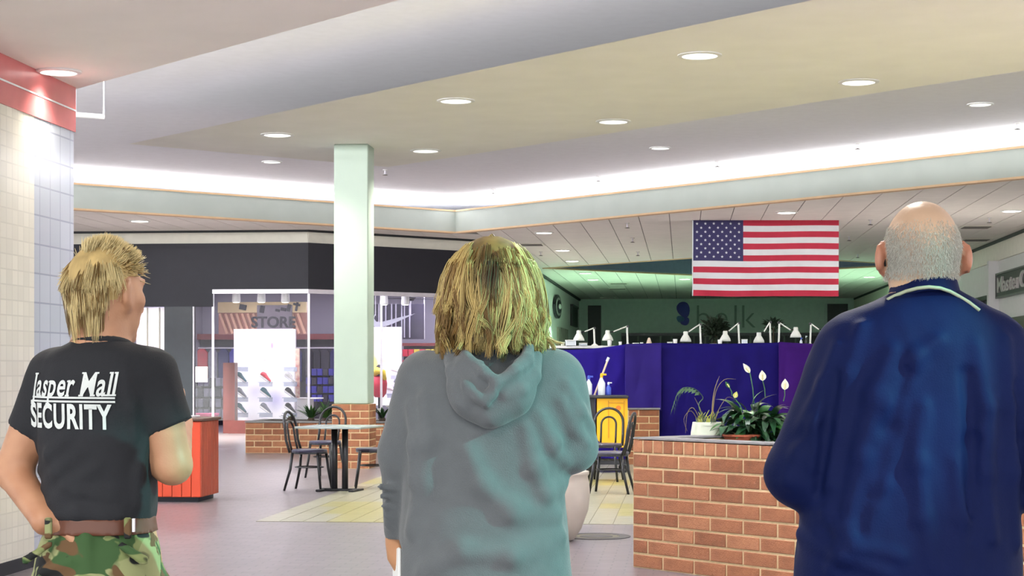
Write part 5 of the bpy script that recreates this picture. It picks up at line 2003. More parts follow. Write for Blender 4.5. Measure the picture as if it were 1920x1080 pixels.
    def mesh(s, smooth=2):
        D, lo, h = s.D, s.lo, s.h
        D[0], D[-1] = .3, .3
        D[:, 0], D[:, -1] = .3, .3
        D[:, :, 0], D[:, :, -1] = .3, .3
        S = D < 0
        c = np.zeros(tuple(np.array(S.shape) - 1), np.int8)
        for i in (0, 1):
            for j in (0, 1):
                for k in (0, 1):
                    c += S[i:S.shape[0] - 1 + i, j:S.shape[1] - 1 + j, k:S.shape[2] - 1 + k]
        act = (c > 0) & (c < 8)
        idx = np.full(c.shape, -1, np.int32)
        cells = np.argwhere(act)
        idx[act] = np.arange(len(cells))
        acc = np.zeros((len(cells), 3)); cnt = np.zeros(len(cells))
        cor = [np.array((i, j, k)) for i in (0, 1) for j in (0, 1) for k in (0, 1)]
        for ia in range(8):
            for ib in range(ia + 1, 8):
                if np.abs(cor[ia] - cor[ib]).sum() != 1:
                    continue
                A, B = cells + cor[ia], cells + cor[ib]
                d1, d2 = D[A[:, 0], A[:, 1], A[:, 2]], D[B[:, 0], B[:, 1], B[:, 2]]
                m = (d1 < 0) != (d2 < 0)
                t = d1[m] / (d1[m] - d2[m])
                acc[m] += cor[ia] + t[:, None] * (cor[ib] - cor[ia])
                cnt[m] += 1
        V = lo + h * (cells + acc / cnt[:, None])
        Fs = []
        for ax in range(3):
            o1, o2 = [(1, 2), (2, 0), (0, 1)][ax]
            a = [slice(None)] * 3; b = [slice(None)] * 3
            a[ax] = slice(0, -1); b[ax] = slice(1, None)
            ch = S[tuple(a)] != S[tuple(b)]
            e = np.argwhere(ch)
            e = e[(e[:, o1] > 0) & (e[:, o2] > 0)]
            e = e[(e[:, o1] < S.shape[o1] - 1) & (e[:, o2] < S.shape[o2] - 1)]
            ins = S[e[:, 0], e[:, 1], e[:, 2]]

            def cell(d1, d2):
                q = e.copy(); q[:, o1] -= d1; q[:, o2] -= d2
                return idx[q[:, 0], q[:, 1], q[:, 2]]
            f = np.stack([cell(1, 1), cell(0, 1), cell(0, 0), cell(1, 0)], 1)
            f[~ins] = f[~ins][:, ::-1]
            Fs.append(f)
        Fq = np.concatenate(Fs)
        Fq = Fq[(Fq >= 0).all(1)]
        E = np.concatenate([Fq[:, [0, 1]], Fq[:, [1, 2]], Fq[:, [2, 3]], Fq[:, [3, 0]]])
        E = np.concatenate([E, E[:, ::-1]])
        n = len(V)
        deg = np.bincount(E[:, 0], minlength=n)[:, None]
        for it in range(smooth):
            for lam in (.5, -.48):
                S_ = np.stack([np.bincount(E[:, 0], V[E[:, 1], i], n) for i in range(3)], 1) / np.maximum(deg, 1)
                V = V + lam * (S_ - V)
        return V, Fq


def ridge_on(s, L, pts, r, k=.025, op='u', dy=0.0):
    P = []
    for (u, v) in pts:
        x, _, z = L(u, v)
        zi = int(np.clip(round((z - s.lo[2]) / s.h), 0, len(s.ax[2]) - 1))
        xi = int(np.clip(round((x - s.lo[0]) / s.h), 0, len(s.ax[0]) - 1))
        neg = np.where(s.D[xi, :, zi] < 0)[0]
        y = s.ax[1][neg[0]] if len(neg) else -.1
        P.append((x, y + dy, z))
    s.chain(P, [r * .6] + [r] * (len(P) - 2) + [r * .4], k, op=op)


def head_sdf(s, c, yaw, tilt=0.0, sc=1.0, ears=1.0, neck_to=None, neck_r=.058):
    """head centred on the skull at c; faces +y before the turn"""
    R = (Matrix.Rotation(-yaw, 3, 'Z') @ Matrix.Rotation(tilt, 3, 'X'))
    Rn = np.array(R)
    T = lambda p: np.array(c) + Rn @ (np.array(p) * sc)
    E = lambda p, r, k=.02, op='u', Q=None: s.ell(T(p), [q * sc for q in r], k, op, (Rn @ np.array(Q)) if Q is not None else Rn)
    E((0, -.012, .0), (.078, .098, .098), .0)
    E((0, .02, -.045), (.066, .075, .085), .03)
    E((0, .035, -.095), (.050, .055, .05), .03)
    s.ell(T((0, .082, -.128)), (.02, .018, .016), .025)
    s.rc(T((0, .088, -.005)), T((0, .118, -.052)), .010, .016, .015)
    for sg in (-1, 1):
        s.ell(T((sg * .034, .092, -.006)), (.017, .010, .011), .012, 's')
        s.ell(T((sg * .034, .080, -.008)), (.012, .012, .011), .004)
        s.rc(T((sg * .016, .092, .018)), T((sg * .05, .078, .016)), .010, .008, .015)
        s.rc(T((sg * .055, .055, -.035)), T((sg * .03, .075, -.05)), .018, .014, .02)
        if ears:
            Q = Matrix.Rotation(sg * .45 * ears, 3, 'Z') @ Matrix.Rotation(-.15, 3, 'X')
            E((sg * (.077 + .012 * ears), -.012 - .006 * ears, -.022), (.011, .026, .037), .008, 'u', Q)
            E((sg * (.083 + .012 * ears), -.002, -.020), (.008, .013, .022), .006, 's', Q)
            s.ell(T((sg * (.074 + .006 * ears), -.004, -.054)), (.009, .012, .013), .01)
    s.rc(T((-.022, .088, -.088)), T((.022, .088, -.088)), .009, .009, .012)
    s.rc(T((-.02, .098, -.082)), T((.02, .098, -.082)), .0035, .0035, .003, 's')
    if neck_to is not None:
        s.rc(T((0, -.028, -.075)), neck_to, neck_r, neck_r * 1.08, .03)
    return T, Rn


def hand_sdf(s, wrist, direction, palm_n, side, sc=1.0, curl=.6):
    """palm and five unequal fingers; direction along the fingers, palm_n out of the palm, side = thumb side"""
    w_ = np.array(wrist, float)
    d = np.array(direction, float); d /= np.linalg.norm(d)
    pn = np.array(palm_n, float); pn -= d * (pn @ d); pn /= np.linalg.norm(pn)
    sd = np.cross(d, pn) * side
    s.rc(w_, w_ + d * .035 * sc, .026 * sc, .030 * sc, .015)
    for q in (-.026, -.009, .009, .026):
        s.rc(w_ + d * .03 * sc + sd * q * .7 * sc, w_ + d * .085 * sc + sd * q * sc, .014 * sc, .0125 * sc, .012)
    lens = (.066, .076, .071, .056)
    for i, q in enumerate((.027, .009, -.009, -.026)):
        p = w_ + d * .085 * sc + sd * q * sc
        ang = curl * .5
        for j, fr in enumerate((.45, .32, .23)):
            dd = d * math.cos(ang) + pn * math.sin(ang)
            p2 = p + dd * lens[i] * fr * sc
            s.rc(p, p2, (.0098 - .0009 * j) * sc, (.0092 - .0009 * j) * sc, .003)
            p = p2
            ang += curl
    p = w_ + d * .03 * sc + sd * .026 * sc
    a = (d * .55 + sd * .75 + pn * .3); a /= np.linalg.norm(a)
    p1 = p + a * .042 * sc
    b = (d * .85 + sd * .3 + pn * .4); b /= np.linalg.norm(b)
    s.rc(p, p1, .015 * sc, .0115 * sc, .01)
    s.rc(p1, p1 + b * .032 * sc, .0115 * sc, .009 * sc, .004)


def strands_mesh(name, paths, rad, cols, m, sides=3):
    """paths (n, k, 3), rad (n, k), cols (n, k, 3)"""
    P = np.asarray(paths, float)
    n, k = P.shape[:2]
    T = np.gradient(P, axis=1)
    T /= np.linalg.norm(T, axis=2, keepdims=True) + 1e-9
    up = np.where(np.abs(T[..., 2:3]) < .9, np.array([0, 0, 1.0]), np.array([1.0, 0, 0]))
    A = np.cross(T, up); A /= np.linalg.norm(A, axis=2, keepdims=True) + 1e-9
    B = np.cross(A, T)
    V = np.zeros((n, k, sides, 3))
    for j in range(sides):
        q = 2 * PI * j / sides
        V[:, :, j] = P + (A * math.cos(q) + B * math.sin(q)) * np.asarray(rad)[..., None]
    ids = np.arange(n * k * sides).reshape(n, k, sides)
    F_ = []
    for j in range(sides):
        j2 = (j + 1) % sides
        F_.append(np.stack([ids[:, :-1, j], ids[:, :-1, j2], ids[:, 1:, j2], ids[:, 1:, j]], -1).reshape(-1, 4))
    me = np_mesh(name, V.reshape(-1, 3), np.concatenate(F_), m)
    set_cols(me, np.repeat(np.asarray(cols)[:, :, None, :], sides, axis=2).reshape(-1, 3))
    return me


def sdf_obj(s, name, m, parent=None, loc=(0, 0, 0), smooth=2):
    V, Fq = s.mesh(smooth)
    return link(name, np_mesh(name, V, Fq, m), parent, loc), V, Fq


def person_frame(u0, Y):
    S = F / Y
    X0 = (u0 - 960) / S
    L = lambda u, v, y=0.0: ((u - u0) / S, y, EYE + (HOR - v) / S)
    return S, X0, L


M_skin = mat('skin_pink', lin(186, 132, 100), rough=.5, var=.08, scale=14, bump=.05, bscale=200, col2=lin(198, 148, 114))
M_skin2 = mat('skin_tan', lin(190, 138, 100), rough=.5, var=.08, scale=14, bump=.05, bscale=200)
M_skin3 = mat('skin_old', lin(210, 174, 144), rough=.42, var=.10, scale=10, bump=.06, bscale=160, attr='Col')
M_hair = mat('hair_strands', (1, 1, 1), rough=.45, var=.04, scale=60, attr='Col', spec=.4)


def legs(s, L, x, ztop, r=(.092, .068, .052), k=.03, grow=0.0, spread=.0):
    for sg in (-1, 1):
        hip = (x + sg * .085, .01, ztop)
        knee = (x + sg * (.095 + spread), -.005, .49)
        ank = (x + sg * (.10 + spread), .0, .10)
        s.rc(hip, knee, r[0] + grow, r[1] + grow, k)
        s.rc(knee, ank, r[1] + grow, r[2] + grow, k)


def feet(s, x, spread=0.0):
    for sg in (-1, 1):
        a = (x + sg * (.10 + spread), -.01, .05)
        s.rc((a[0], -.02, .05), (a[0] + sg * .01, .12, .04), .038, .034, .03)
        s.rc((a[0], 0, .10), a, .045, .042, .03)


def shoes(parent, x, m, spread=0.0, z0=0.0):
    for sg in (-1, 1):
        s = SDF((x - .3, -.14, -.03), (x + .3, .24, .14), .008)
        cx = x + sg * (.10 + spread)
        s.rc((cx, -.04, .055), (cx + sg * .01, .13, .048), .050, .046, .03)
        s.rc((cx, -.01, .11), (cx, -.01, .06), .052, .054, .03)
        s.cut(2, 0.002)
        sdf_obj(s, 'shoe', m, parent)


def smooth_rows(L, rows):
    return [(L(0, v)[2], L(a, v)[0], L(b, v)[0], yn, yf) for v, a, b, yn, yf in rows]


# ------------------------------------------------------------ man in black, left
def man_left():
    u0, Y = 190, 4.1
    S, X0, L = person_frame(u0, Y)
    rows = [(630, 152, 232, -.075, .045), (642, 138, 246, -.085, .05), (656, 108, 285, -.10, .07), (675, 92, 302, -.11, .09), (700, 84, 305, -.118, .11), (740, 76, 300, -.125, .125), (800, 73, 292, -.122, .13),
            (850, 75, 290, -.118, .13), (900, 80, 291, -.115, .13), (940, 84, 293, -.118, .13), (965, 87, 291, -.12, .13), (976, 92, 286, -.112, .125), (990, 98, 280, -.10, .12)]
    tor = smooth_rows(L, rows)
    lsh, lel, lwr = L(96, 702, .02), L(20, 884, .02), L(103, 972, -.085)
    rsh, rel_, rwr = L(288, 702, -.01), L(325, 872, -.01), L(300, 800, .25)
    lo, hi = (-.34, -.24, -.02), (.32, .42, 1.80)
    # body
    s = SDF(lo, hi, .009)
    s.loft([(z, a + .012, b - .012, c + .012, d - .012) for z, a, b, c, d in tor], 0, grow=0)
    hipt = [(1.07, -.115, .115, -.095, .10), (1.0, -.135, .135, -.105, .105), (.90, -.15, .15, -.11, .10), (.80, -.15, .15, -.10, .09)]
    s.loft(hipt, .03)
    legs(s, L, 0, .84, (.085, .06, .045))
    feet(s, 0)
    s.chain([lsh, lel], [.056, .043], .03)
    s.chain([lel, lwr], [.042, .030], .015)
    hand_sdf(s, lwr, (.75, .45, -.25), (.25, .3, -.9), -1, 1.0, .35)
    s.chain([rsh, rel_], [.056, .044], .03)
    s.chain([rel_, rwr], [.044, .030], .015)
    hand_sdf(s, rwr, (-.4, .3, .6), (-.6, -.5, .3), 1, 1.0, .8)
    hc = L(200, 536, .0)
    T, Rn = head_sdf(s, hc, .52, -.03, .92, ears=.8, neck_to=L(190, 648, -.02), neck_r=.058)
    body, _, _ = sdf_obj(s, 'person', M_skin, None, (X0, Y, 0))
    tag(body, 'blond man in black printed T-shirt and camouflage trousers, hand on hip', 'person')
    # shirt
    M_sh_ = mat('tshirt_black', lin(30, 31, 36), rough=.85, var=.12, scale=5, bump=.15, bscale=350)
    s = SDF((-.34, -.24, .98), (.32, .26, 1.56), .006)
    s.loft(tor, 0)
    s.rc(L(100, 702, .02), L(46, 808, .02), .063, .050, .035)
    s.rc(L(286, 702, -.01), L(321, 802, -.01), .062, .054, .035)
    # folds
    for pts, r in (([(82, 880), (115, 850), (150, 815)], .008), ([(86, 925), (130, 880), (180, 835)], .009), ([(92, 955), (150, 905), (205, 870)], .009), ([(280, 830), (270, 880), (268, 940)], .008),
                   ([(105, 960), (170, 952), (240, 958)], .010), ([(120, 935), (170, 915), (230, 925)], .007), ([(250, 700), (262, 760), (265, 820)], .006)):
        ridge_on(s, L, pts, r, .022, 'u', .004)
    s.noise(.0022, 22, 14, 16, 3)
    # sleeve openings, hem and neck
    def plane_cut(pt, n):
        n = np.array(n, float); n /= np.linalg.norm(n)
        X, Yg, Z = s.ax[0][:, None, None], s.ax[1][None, :, None], s.ax[2][None, None, :]
        return (X - pt[0]) * n[0] + (Yg - pt[1]) * n[1] + (Z - pt[2]) * n[2]
    d = np.minimum(plane_cut(L(43, 811), (-.53, 0, -.85)), -(s.ax[0][:, None, None] - L(70, 0)[0]) + 0 * s.ax[2])
    s.D = np.maximum(s.D, d).astype(np.float32)
    d = np.minimum(plane_cut(L(321, 802), (.42, 0, -.9)), (s.ax[0][:, None, None] - L(288, 0)[0]) + 0 * s.ax[2])
    s.D = np.maximum(s.D, d).astype(np.float32)
    s.cut(2, L(0, 978)[2])
    s.D = np.maximum(s.D, plane_cut(L(190, 634), (.0, .28, 1)))
    shirt, V, Fq = sdf_obj(s, 'tshirt', M_sh_, body)
    MBt = SDF((-.2, -.2, 1.40), (.2, .2, 1.56), .005)
    pts = []
    c = L(192, 648)
    for i in range(29):
        q = 2 * PI * i / 28
        pts.append((c[0] + .060 * math.cos(q), -.012 + .064 * math.sin(q), c[2] + .002 - .012 * math.sin(q)))
    MB().tube(pts, .012, 8, cap=False).build('collar', M_sh_, body, smooth=True)
    # trousers
    s = SDF((-.26, -.20, .05), (.26, .22, 1.10), .008)
    tr_ = smooth_rows(L, [(982, 94, 283, -.108, .12), (1000, 84, 292, -.116, .12), (1030, 73, 300, -.126, .12), (1080, 65, 306, -.135, .12)])
    tr_ += [(.86, L(62, 0)[0], L(308, 0)[0], -.135, .115), (.80, L(66, 0)[0], L(304, 0)[0], -.12, .11)]
    s.loft(tr_, 0)
    legs(s, L, 0, .84, (.112, .088, .080), grow=.0)
    for (a, b) in (((75, 1040), (120, 1010)), ((290, 1040), (250, 1012)), ((185, 1000), (188, 1080)), ((105, 1060), (160, 1040))):
        p, q = L(*a), L(*b)
        s.rc((p[0], -.12, p[2]), (q[0], -.125, q[2]), .012, .008, .02)
    s.noise(.003, 18, 14, 18, 5)
    s.cut(2, .07)
    camo = bpy.data.materials.new('camouflage')
    camo.use_nodes = True
    N, Lk = camo.node_tree.nodes, camo.node_tree.links
    bs = N['Principled BSDF']
    tc = N.new('ShaderNodeTexCoord')
    prev = None
    for i, (sc_, th, col) in enumerate(((9, .50, lin(122, 132, 82)), (11, .54, lin(54, 84, 44)), (12, .565, lin(98, 72, 44)), (13, .575, lin(20, 22, 22)))):
        mp = N.new('ShaderNodeMapping')
        mp.inputs['Location'].default_value = (i * 3.7, i * 1.9, i * 5.1)
        mp.inputs['Scale'].default_value = (.75, 1, 1.25)
        Lk.new(tc.outputs['Object'], mp.inputs[0])
        nz = N.new('ShaderNodeTexNoise')
        nz.inputs['Scale'].default_value = sc_
        nz.inputs['Detail'].default_value = 2.5
        nz.inputs['Distortion'].default_value = .6
        Lk.new(mp.outputs[0], nz.inputs['Vector'])
        mr = N.new('ShaderNodeMapRange')
        mr.inputs[1].default_value = th - .012
        mr.inputs[2].default_value = th + .012
        Lk.new(nz.outputs[0], mr.inputs[0])
        mx = N.new('ShaderNodeMix')
        mx.data_type = 'RGBA'
        if prev is None:
            mx.inputs[6].default_value = (*lin(146, 150, 104), 1)
        else:
            Lk.new(prev, mx.inputs[6])
        mx.inputs[7].default_value = (*col, 1)
        Lk.new(mr.outputs[0], mx.inputs[0])
        prev = mx.outputs[2]
    Lk.new(prev, bs.inputs['Base Color'])
    bs.inputs['Roughness'].default_value = .85
    sdf_obj(s, 'trousers', camo, body)
    # belt
    s = SDF((-.24, -.18, 1.02), (.24, .18, 1.10), .005)
    s.loft(smooth_rows(L, [(966, 90, 288, -.120, .128), (980, 88, 290, -.122, .128), (996, 84, 293, -.124, .128)]), 0)
    M_belt = mat('belt_leather', lin(96, 54, 36), rough=.45, var=.12, scale=9)
    blt, bV, bF = sdf_obj(s, 'belt', M_belt, body)
    for u in (118, 262):
        p = L(u, 981)
        MB().box((p[0], -.128, p[2]), (.016, .012, .048), bevel=.003).build('belt_loop', camo, blt)
    p = L(268, 979)
    MB().box((p[0] + .005, -.122, p[2] + .004), (.006, .01, .03)).build('key_clip', M_chrome, blt)
    shoes(body, 0, mat('boot_black', lin(26, 24, 24), rough=.5))
    # printed words on the back
    bvh = BVHTree.FromPolygons([tuple(v) for v in V], [tuple(f) for f in Fq])
    yaw = .16
    dirv = Vector((math.sin(yaw), math.cos(yaw), 0))
    right = Vector((math.cos(yaw), -math.sin(yaw), 0))
    M_pr = mat('shirt_print', lin(214, 218, 216), rough=.8, var=.06, scale=40)

    def wrap(me, name, cu, cv, wpx, hpx, tilt=0.0):
        bm = bmesh.new()
        bm.from_mesh(me)
        bmesh.ops.triangulate(bm, faces=bm.faces[:])
        xs = [v.co.x for v in bm.verts]; ys = [v.co.y for v in bm.verts]
        x0, x1, y0, y1 = min(xs), max(xs), min(ys), max(ys)
        wm, hm = wpx / S, hpx / S
        for v in bm.verts:
            v.co.x = ((v.co.x - x0) / (x1 - x0) - .5) * wm
            v.co.y = ((v.co.y - y0) / (y1 - y0) - .5) * hm + v.co.x * tilt
        for it in range(4):
            ed = [e for e in bm.edges if e.calc_length() > .010]
            if not ed:
                break
            bmesh.ops.subdivide_edges(bm, edges=ed, cuts=1)
            bmesh.ops.triangulate(bm, faces=bm.faces[:])
        c = Vector(L(cu, cv, -.12))
        for v in bm.verts:
            o = c + right * v.co.x + Vector((0, 0, v.co.y)) - dirv * .25
            hit, nn, _, _ = bvh.ray_cast(o, dirv, .6)
            if hit is None:
                hit, nn, _, _ = bvh.find_nearest(o + dirv * .25)
            v.co = hit - dirv * .0035
        m2 = bpy.data.meshes.new(name)
        bm.to_mesh(m2)
        bm.free()
        m2.materials.append(M_pr)
        return link(name, m2, shirt)

    # upper line: bold slanted serif letters; slab serifs are added to the plain letters
    def serif_word(txt):
        bm = bmesh.new()
        x = 0
        for ch in txt:
            if ch == ' ':
                x += .26
                continue
            me = text_mesh(ch, 1.0, 0.0, offset=.018)
            xs = [v.co.x for v in me.vertices]
            w_ = max(xs) - min(xs)
            # measure against the baseline: text_mesh centres vertically on the font box, the same for all letters
            for v in me.vertices:
                v.co.x += x - min(xs)
            bm.from_mesh(me)
            ys = [v.co.y for v in me.vertices]
            b0, t0 = min(ys), max(ys)
            def bar(cx, cy, bw, bh=.05):
                q = [bm.verts.new((cx - bw / 2, cy - bh / 2, .0)), bm.verts.new((cx + bw / 2, cy - bh / 2, .0)), bm.verts.new((cx + bw / 2, cy + bh / 2, .0)), bm.verts.new((cx - bw / 2, cy + bh / 2, .0))]
                bm.faces.new(q)
            if ch == 'l':
                bar(x + w_ / 2, b0 + .025, .24); bar(x + w_ / 2 - .05, t0 - .025, .14)
            elif ch == 'M':
                bar(x + .05, b0 + .025, .24); bar(x + w_ - .05, b0 + .025, .24); bar(x + .02, t0 - .025, .2); bar(x + w_ - .02, t0 - .025, .2)
            elif ch == 'J':
                bar(x + w_ - .05, t0 - .025, .26)
            elif ch == 'p':
                bar(x + .05, b0 + .025, .24); bar(x, t0 - .04, .12)
            elif ch == 'r':
                bar(x + .05, b0 + .025, .22); bar(x, t0 - .04, .12)
            elif ch == 'a':
                bar(x + w_ + .01, b0 + .035, .12)
            x += w_ + .10
        for v in bm.verts:
            v.co.x += v.co.y * .22
        me = bpy.data.meshes.new('word')
        bm.to_mesh(me)
        bm.free()
        return me

    wrap(serif_word('Jasper Mall'), 'printed_script_words', 150, 727, 182, 58, .01)
    wrap(text_mesh('SECURITY', 1.0, 0.0, offset=.032, space=1.12), 'printed_block_word', 144, 778, 172, 47, -.02)
    for vv, hh in ((744, 3.5), (751, 3.5)):
        bm = bmesh.new()
        bmesh.ops.create_grid(bm, x_segments=30, y_segments=1, size=1.0)
        me = bpy.data.meshes.new('line')
        bm.to_mesh(me); bm.free()
        wrap(me, 'printed_rule', 150, vv, 172, hh, -.01)

    # hair: cropped spiky top, long at the back
    rn = np.random.default_rng(3)
    H = np.array(hc)
    paths, rads, cols = [], [], []
    K = 10
    for i in range(230):
        # a lock: root direction on the skull in head space (x right, y face, z up)
        az = rn.uniform(-2.6, 2.6)             # 0 = back
        el = rn.uniform(-.75, 1.45)
        if abs(az) > 1.25 and el < .45:
            continue
        if abs(az) > .80 and el < .12:
            continue
        if el < -.45:
            continue
        back = abs(az) < 1.2 and el < .9
        Ln = rn.uniform(.045, .07) if back else rn.uniform(.022, .040)
        lift = rn.uniform(0, 1.5)
        base_c = np.array(lin(236, 214, 158)) * rn.uniform(.8, 1.1)
        if rn.random() < .22:
            base_c = np.array(lin(150, 118, 66)) * rn.uniform(.7, 1.1)
        for j in range(26):
            a2, e2 = az + rn.normal() * .09, el + rn.normal() * .09
            n = np.array([math.sin(a2) * math.cos(e2), -math.cos(a2) * math.cos(e2), math.sin(e2)])
            root = n * np.array([.079, .100, .099]) + np.array([0, -.012, 0])
            tang = np.array([0, 0, -1.0]) - n * (-n[2])
            nt = np.linalg.norm(tang)
            tang = tang / nt if nt > .15 else np.array([math.sin(a2), -math.cos(a2), 0])
            if not back:
                fw = np.array([.15, .55, .35]) if el > .6 else np.array([0, -.35, -.3])
                dirn = n * .8 + fw + rn.normal(size=3) * .18
            else:
                dirn = n * .10 + tang * 1.0 + rn.normal(size=3) * .06
            dirn /= np.linalg.norm(dirn)
            t = np.linspace(0, 1, K)[:, None]
            p = root + dirn * Ln * t
            if back:
                p = p + np.array([0, 0, -1]) * (.028 * t ** 1.6)
                # keep outside the skull / neck
                q = p - np.array([0, -.012, 0])
                rr = np.sqrt((q[:, 0] / .083) ** 2 + (q[:, 1] / .104) ** 2 + (np.clip(q[:, 2], -.03, 1) / .102) ** 2)[:, None]
                p = np.where(rr < 1, np.array([0, -.012, 0]) + q / np.maximum(rr, .3), p)
                q = p - np.array([0, -.012, 0])
                rxy = np.sqrt((q[:, 0] / .083) ** 2 + (q[:, 1] / .104) ** 2) + 1e-6
                lim = np.where(q[:, 2] < -.02, 1.05 - 2.4 * (-.02 - q[:, 2]), 9) + .07 * lift * t[:, 0]
                f_ = np.minimum(1, lim / rxy)
                p[:, 0] = q[:, 0] * f_
                p[:, 1] = q[:, 1] * f_ - .012
            paths.append(H + (p * .92) @ Rn.T)
            rads.append(.0011 * (1.05 - t[:, 0] ** 3 * .8))
            c = base_c[None] * (.62 + .45 * t) * rn.uniform(.85, 1.12)
            cols.append(c)
    me = strands_mesh('hair', np.array(paths), np.array(rads), np.clip(np.array(cols), 0, 1), M_hair)
    link('hair', me, body)
    # close cap under the strands
    s = SDF(H - .16, H + .16, .007)
    s.ell(H + Rn @ np.array((0, -.013, .004)), (.0755, .0945, .094), 0, R=Rn)
    X, Yg, Z = s.ax[0][:, None, None] - H[0], s.ax[1][None, :, None] - H[1], s.ax[2][None, None, :] - H[2]
    yl = X * Rn[0, 1] + Yg * Rn[1, 1] + Z * Rn[2, 1]
    zl = X * Rn[0, 2] + Yg * Rn[1, 2] + Z * Rn[2, 2]
    xl = X * Rn[0, 0] + Yg * Rn[1, 0] + Z * Rn[2, 0]
    s.D = np.maximum(s.D, np.minimum(yl - .045, .02 + 0 * yl) - np.maximum(0, zl - .03) * 3)
    s.D = np.maximum(s.D, (yl + .025) - np.maximum(0, zl - .012) * 5)
    s.D = np.maximum(s.D, -.085 - zl).astype(np.float32)
    M_cap_ = mat('hair_cap_blond', lin(190, 162, 106), rough=.7, var=.25, scale=40, stretch=(1, 1, .2))
    sdf_obj(s, 'hair_base', M_cap_, body)


# ------------------------------------------------------------ woman in grey hoodie
def woman():
    u0, Y = 920, 3.65
    S, X0, L = person_frame(u0, Y)
    rows = [(648, 868, 975, -.06, .05), (660, 840, 1000, -.075, .06), (675, 802, 1032, -.09, .08), (692, 782, 1056, -.10, .10), (720, 768, 1072, -.115, .12), (760, 760, 1074, -.125, .14), (800, 757, 1072, -.128, .15),
            (850, 757, 1064, -.128, .15), (900, 755, 1058, -.128, .15), (950, 752, 1060, -.132, .15), (1010, 748, 1066, -.140, .15), (1080, 742, 1072, -.15, .15)]
    tor = smooth_rows(L, rows)
    tor += [(.90, L(738, 0)[0], L(1076, 0)[0], -.155, .15), (.84, L(740, 0)[0], L(1074, 0)[0], -.15, .145)]
    lsh, lel, lwr = L(792, 706, .0), L(746, 858, .02), L(742, 1022, .08)
    rsh, rel_, rwr = L(1050, 708, -.02), L(1077, 842, -.01), L(1000, 850, .25)
    lo, hi = (-.30, -.22, -.02), (.30, .42, 1.72)
    s = SDF(lo, hi, .009)
    s.loft([(z, a * .84, b * .84, c * .8, d * .8) for z, a, b, c, d in tor if z > 1.05], 0)
    s.loft([(1.12, -.12, .12, -.09, .09), (1.0, -.145, .145, -.105, .10), (.88, -.16, .16, -.11, .10), (.78, -.15, .15, -.10, .09)], .03)
    legs(s, L, 0, .80, (.09, .06, .045))
    feet(s, 0)
    s.chain([lsh, lel, lwr], [.045, .036, .026], .02)
    hand_sdf(s, lwr, (.05, .12, -1), (.9, .2, 0), -1, .88, .5)
    s.chain([rsh, rel_], [.045, .036], .02)
    s.chain([rel_, rwr], [.036, .026], .015)
    hand_sdf(s, rwr, (-.8, .35, .1), (0, -.5, .6), 1, .9, .7)
    hc = L(922, 556, .0)
    T, Rn = head_sdf(s, hc, -.06, .05, .97, ears=.2, neck_to=L(920, 672, -.005), neck_r=.05)
    body, _, _ = sdf_obj(s, 'person', M_skin2, None, (X0, Y, 0))
    tag(body, 'blonde woman in a grey hooded sweatshirt seen from behind', 'person')
    M_hd = mat('hoodie_grey', lin(90, 94, 97), rough=.9, var=.05, scale=30, bump=.2, bscale=420, sheen=.2)
    s = SDF((-.30, -.24, .82), (.30, .34, 1.48), .006)
    s.loft(tor, 0, e=2.5)
    s.rc(L(800, 712, .0), L(752, 850, .02), .062, .048, .035)
    s.rc(L(752, 850, .02), L(744, 1002, .07), .046, .031, .02)
    s.rc(L(1036, 714, -.02), L(1074, 838, -.01), .068, .050, .035)
    s.rc(L(1074, 838, -.01), L(1010, 852, .24), .048, .034, .02)

    def ridge(pts, r, k=.022, dy=0.0):
        # ridge lying on the back surface
        P = []
        for (u, v) in pts:
            x, _, z = L(u, v)
            zi = int(np.clip(round((z - s.lo[2]) / s.h), 0, len(s.ax[2]) - 1))
            xi = int(np.clip(round((x - s.lo[0]) / s.h), 0, len(s.ax[0]) - 1))
            colm_ = s.D[xi, :, zi]
            neg = np.where(colm_ < 0)[0]
            y = s.ax[1][neg[0]] if len(neg) else -.1
            P.append((x, y + dy, z))
        s.chain(P, [r * .6] + [r] * (len(P) - 2) + [r * .5], k)
    ridge([(800, 745), (806, 820), (800, 900), (776, 990)], .011, .03)
    ridge([(775, 760), (782, 830), (778, 900)], .009, .025)
    ridge([(985, 800), (1000, 870), (1020, 920), (1055, 905)], .011, .028)
    ridge([(1010, 780), (1035, 830), (1058, 862)], .011, .022)
    ridge([(880, 840), (905, 900), (960, 950), (1040, 960)], .008, .035)
    ridge([(800, 1060), (870, 1020), (960, 1030), (1050, 1000)], .007, .035)
    ridge([(1060, 720), (1085, 770), (1108, 800)], .010, .02)
    ridge([(1050, 750), (1075, 800), (1100, 830)], .010, .02)
    for vv in (912, 930, 950, 968, 985):
        a, b = L(714 + (vv - 912) * .16, vv, .03), L(762, vv + 7, -.0)
        s.rc((a[0], -.005 + .0006 * (vv - 912), a[2]), (b[0], .0 + .0006 * (vv - 912), b[2]), .008, .006, .012)
    # armpit crease on the right
    p, q = L(1062, 838, -.10), L(1050, 890, -.10)
    s.rc((p[0], -.085, p[2]), (q[0], -.10, q[2]), .008, .004, .015, 's')
    s.noise(.0018, 12, 10, 14, 8)
    s.cut(2, .845)
    # wrist openings
    d_ = (L(0, 1016)[2] - s.ax[2])[None, None, :] + 0 * s.ax[0][:, None, None]
    near = np.maximum(s.ax[0][:, None, None] - L(757, 0)[0], -1) + 0 * s.ax[2][None, None, :]
    s.D = np.maximum(s.D, np.where(near < 0, np.broadcast_to(d_, near.shape), -1)).astype(np.float32)
    hood, V, Fq = sdf_obj(s, 'hooded_sweatshirt', M_hd, body)
    # the hood lying on the back
    s = SDF((-.17, -.26, 1.24), (.17, .16, 1.50), .0045)
    # pouch
    s.ell(L(922, 722, -.120), (.090, .048, .075), 0)
    s.rc(L(888, 745, -.135), L(918, 776, -.145), .034, .018, .03)
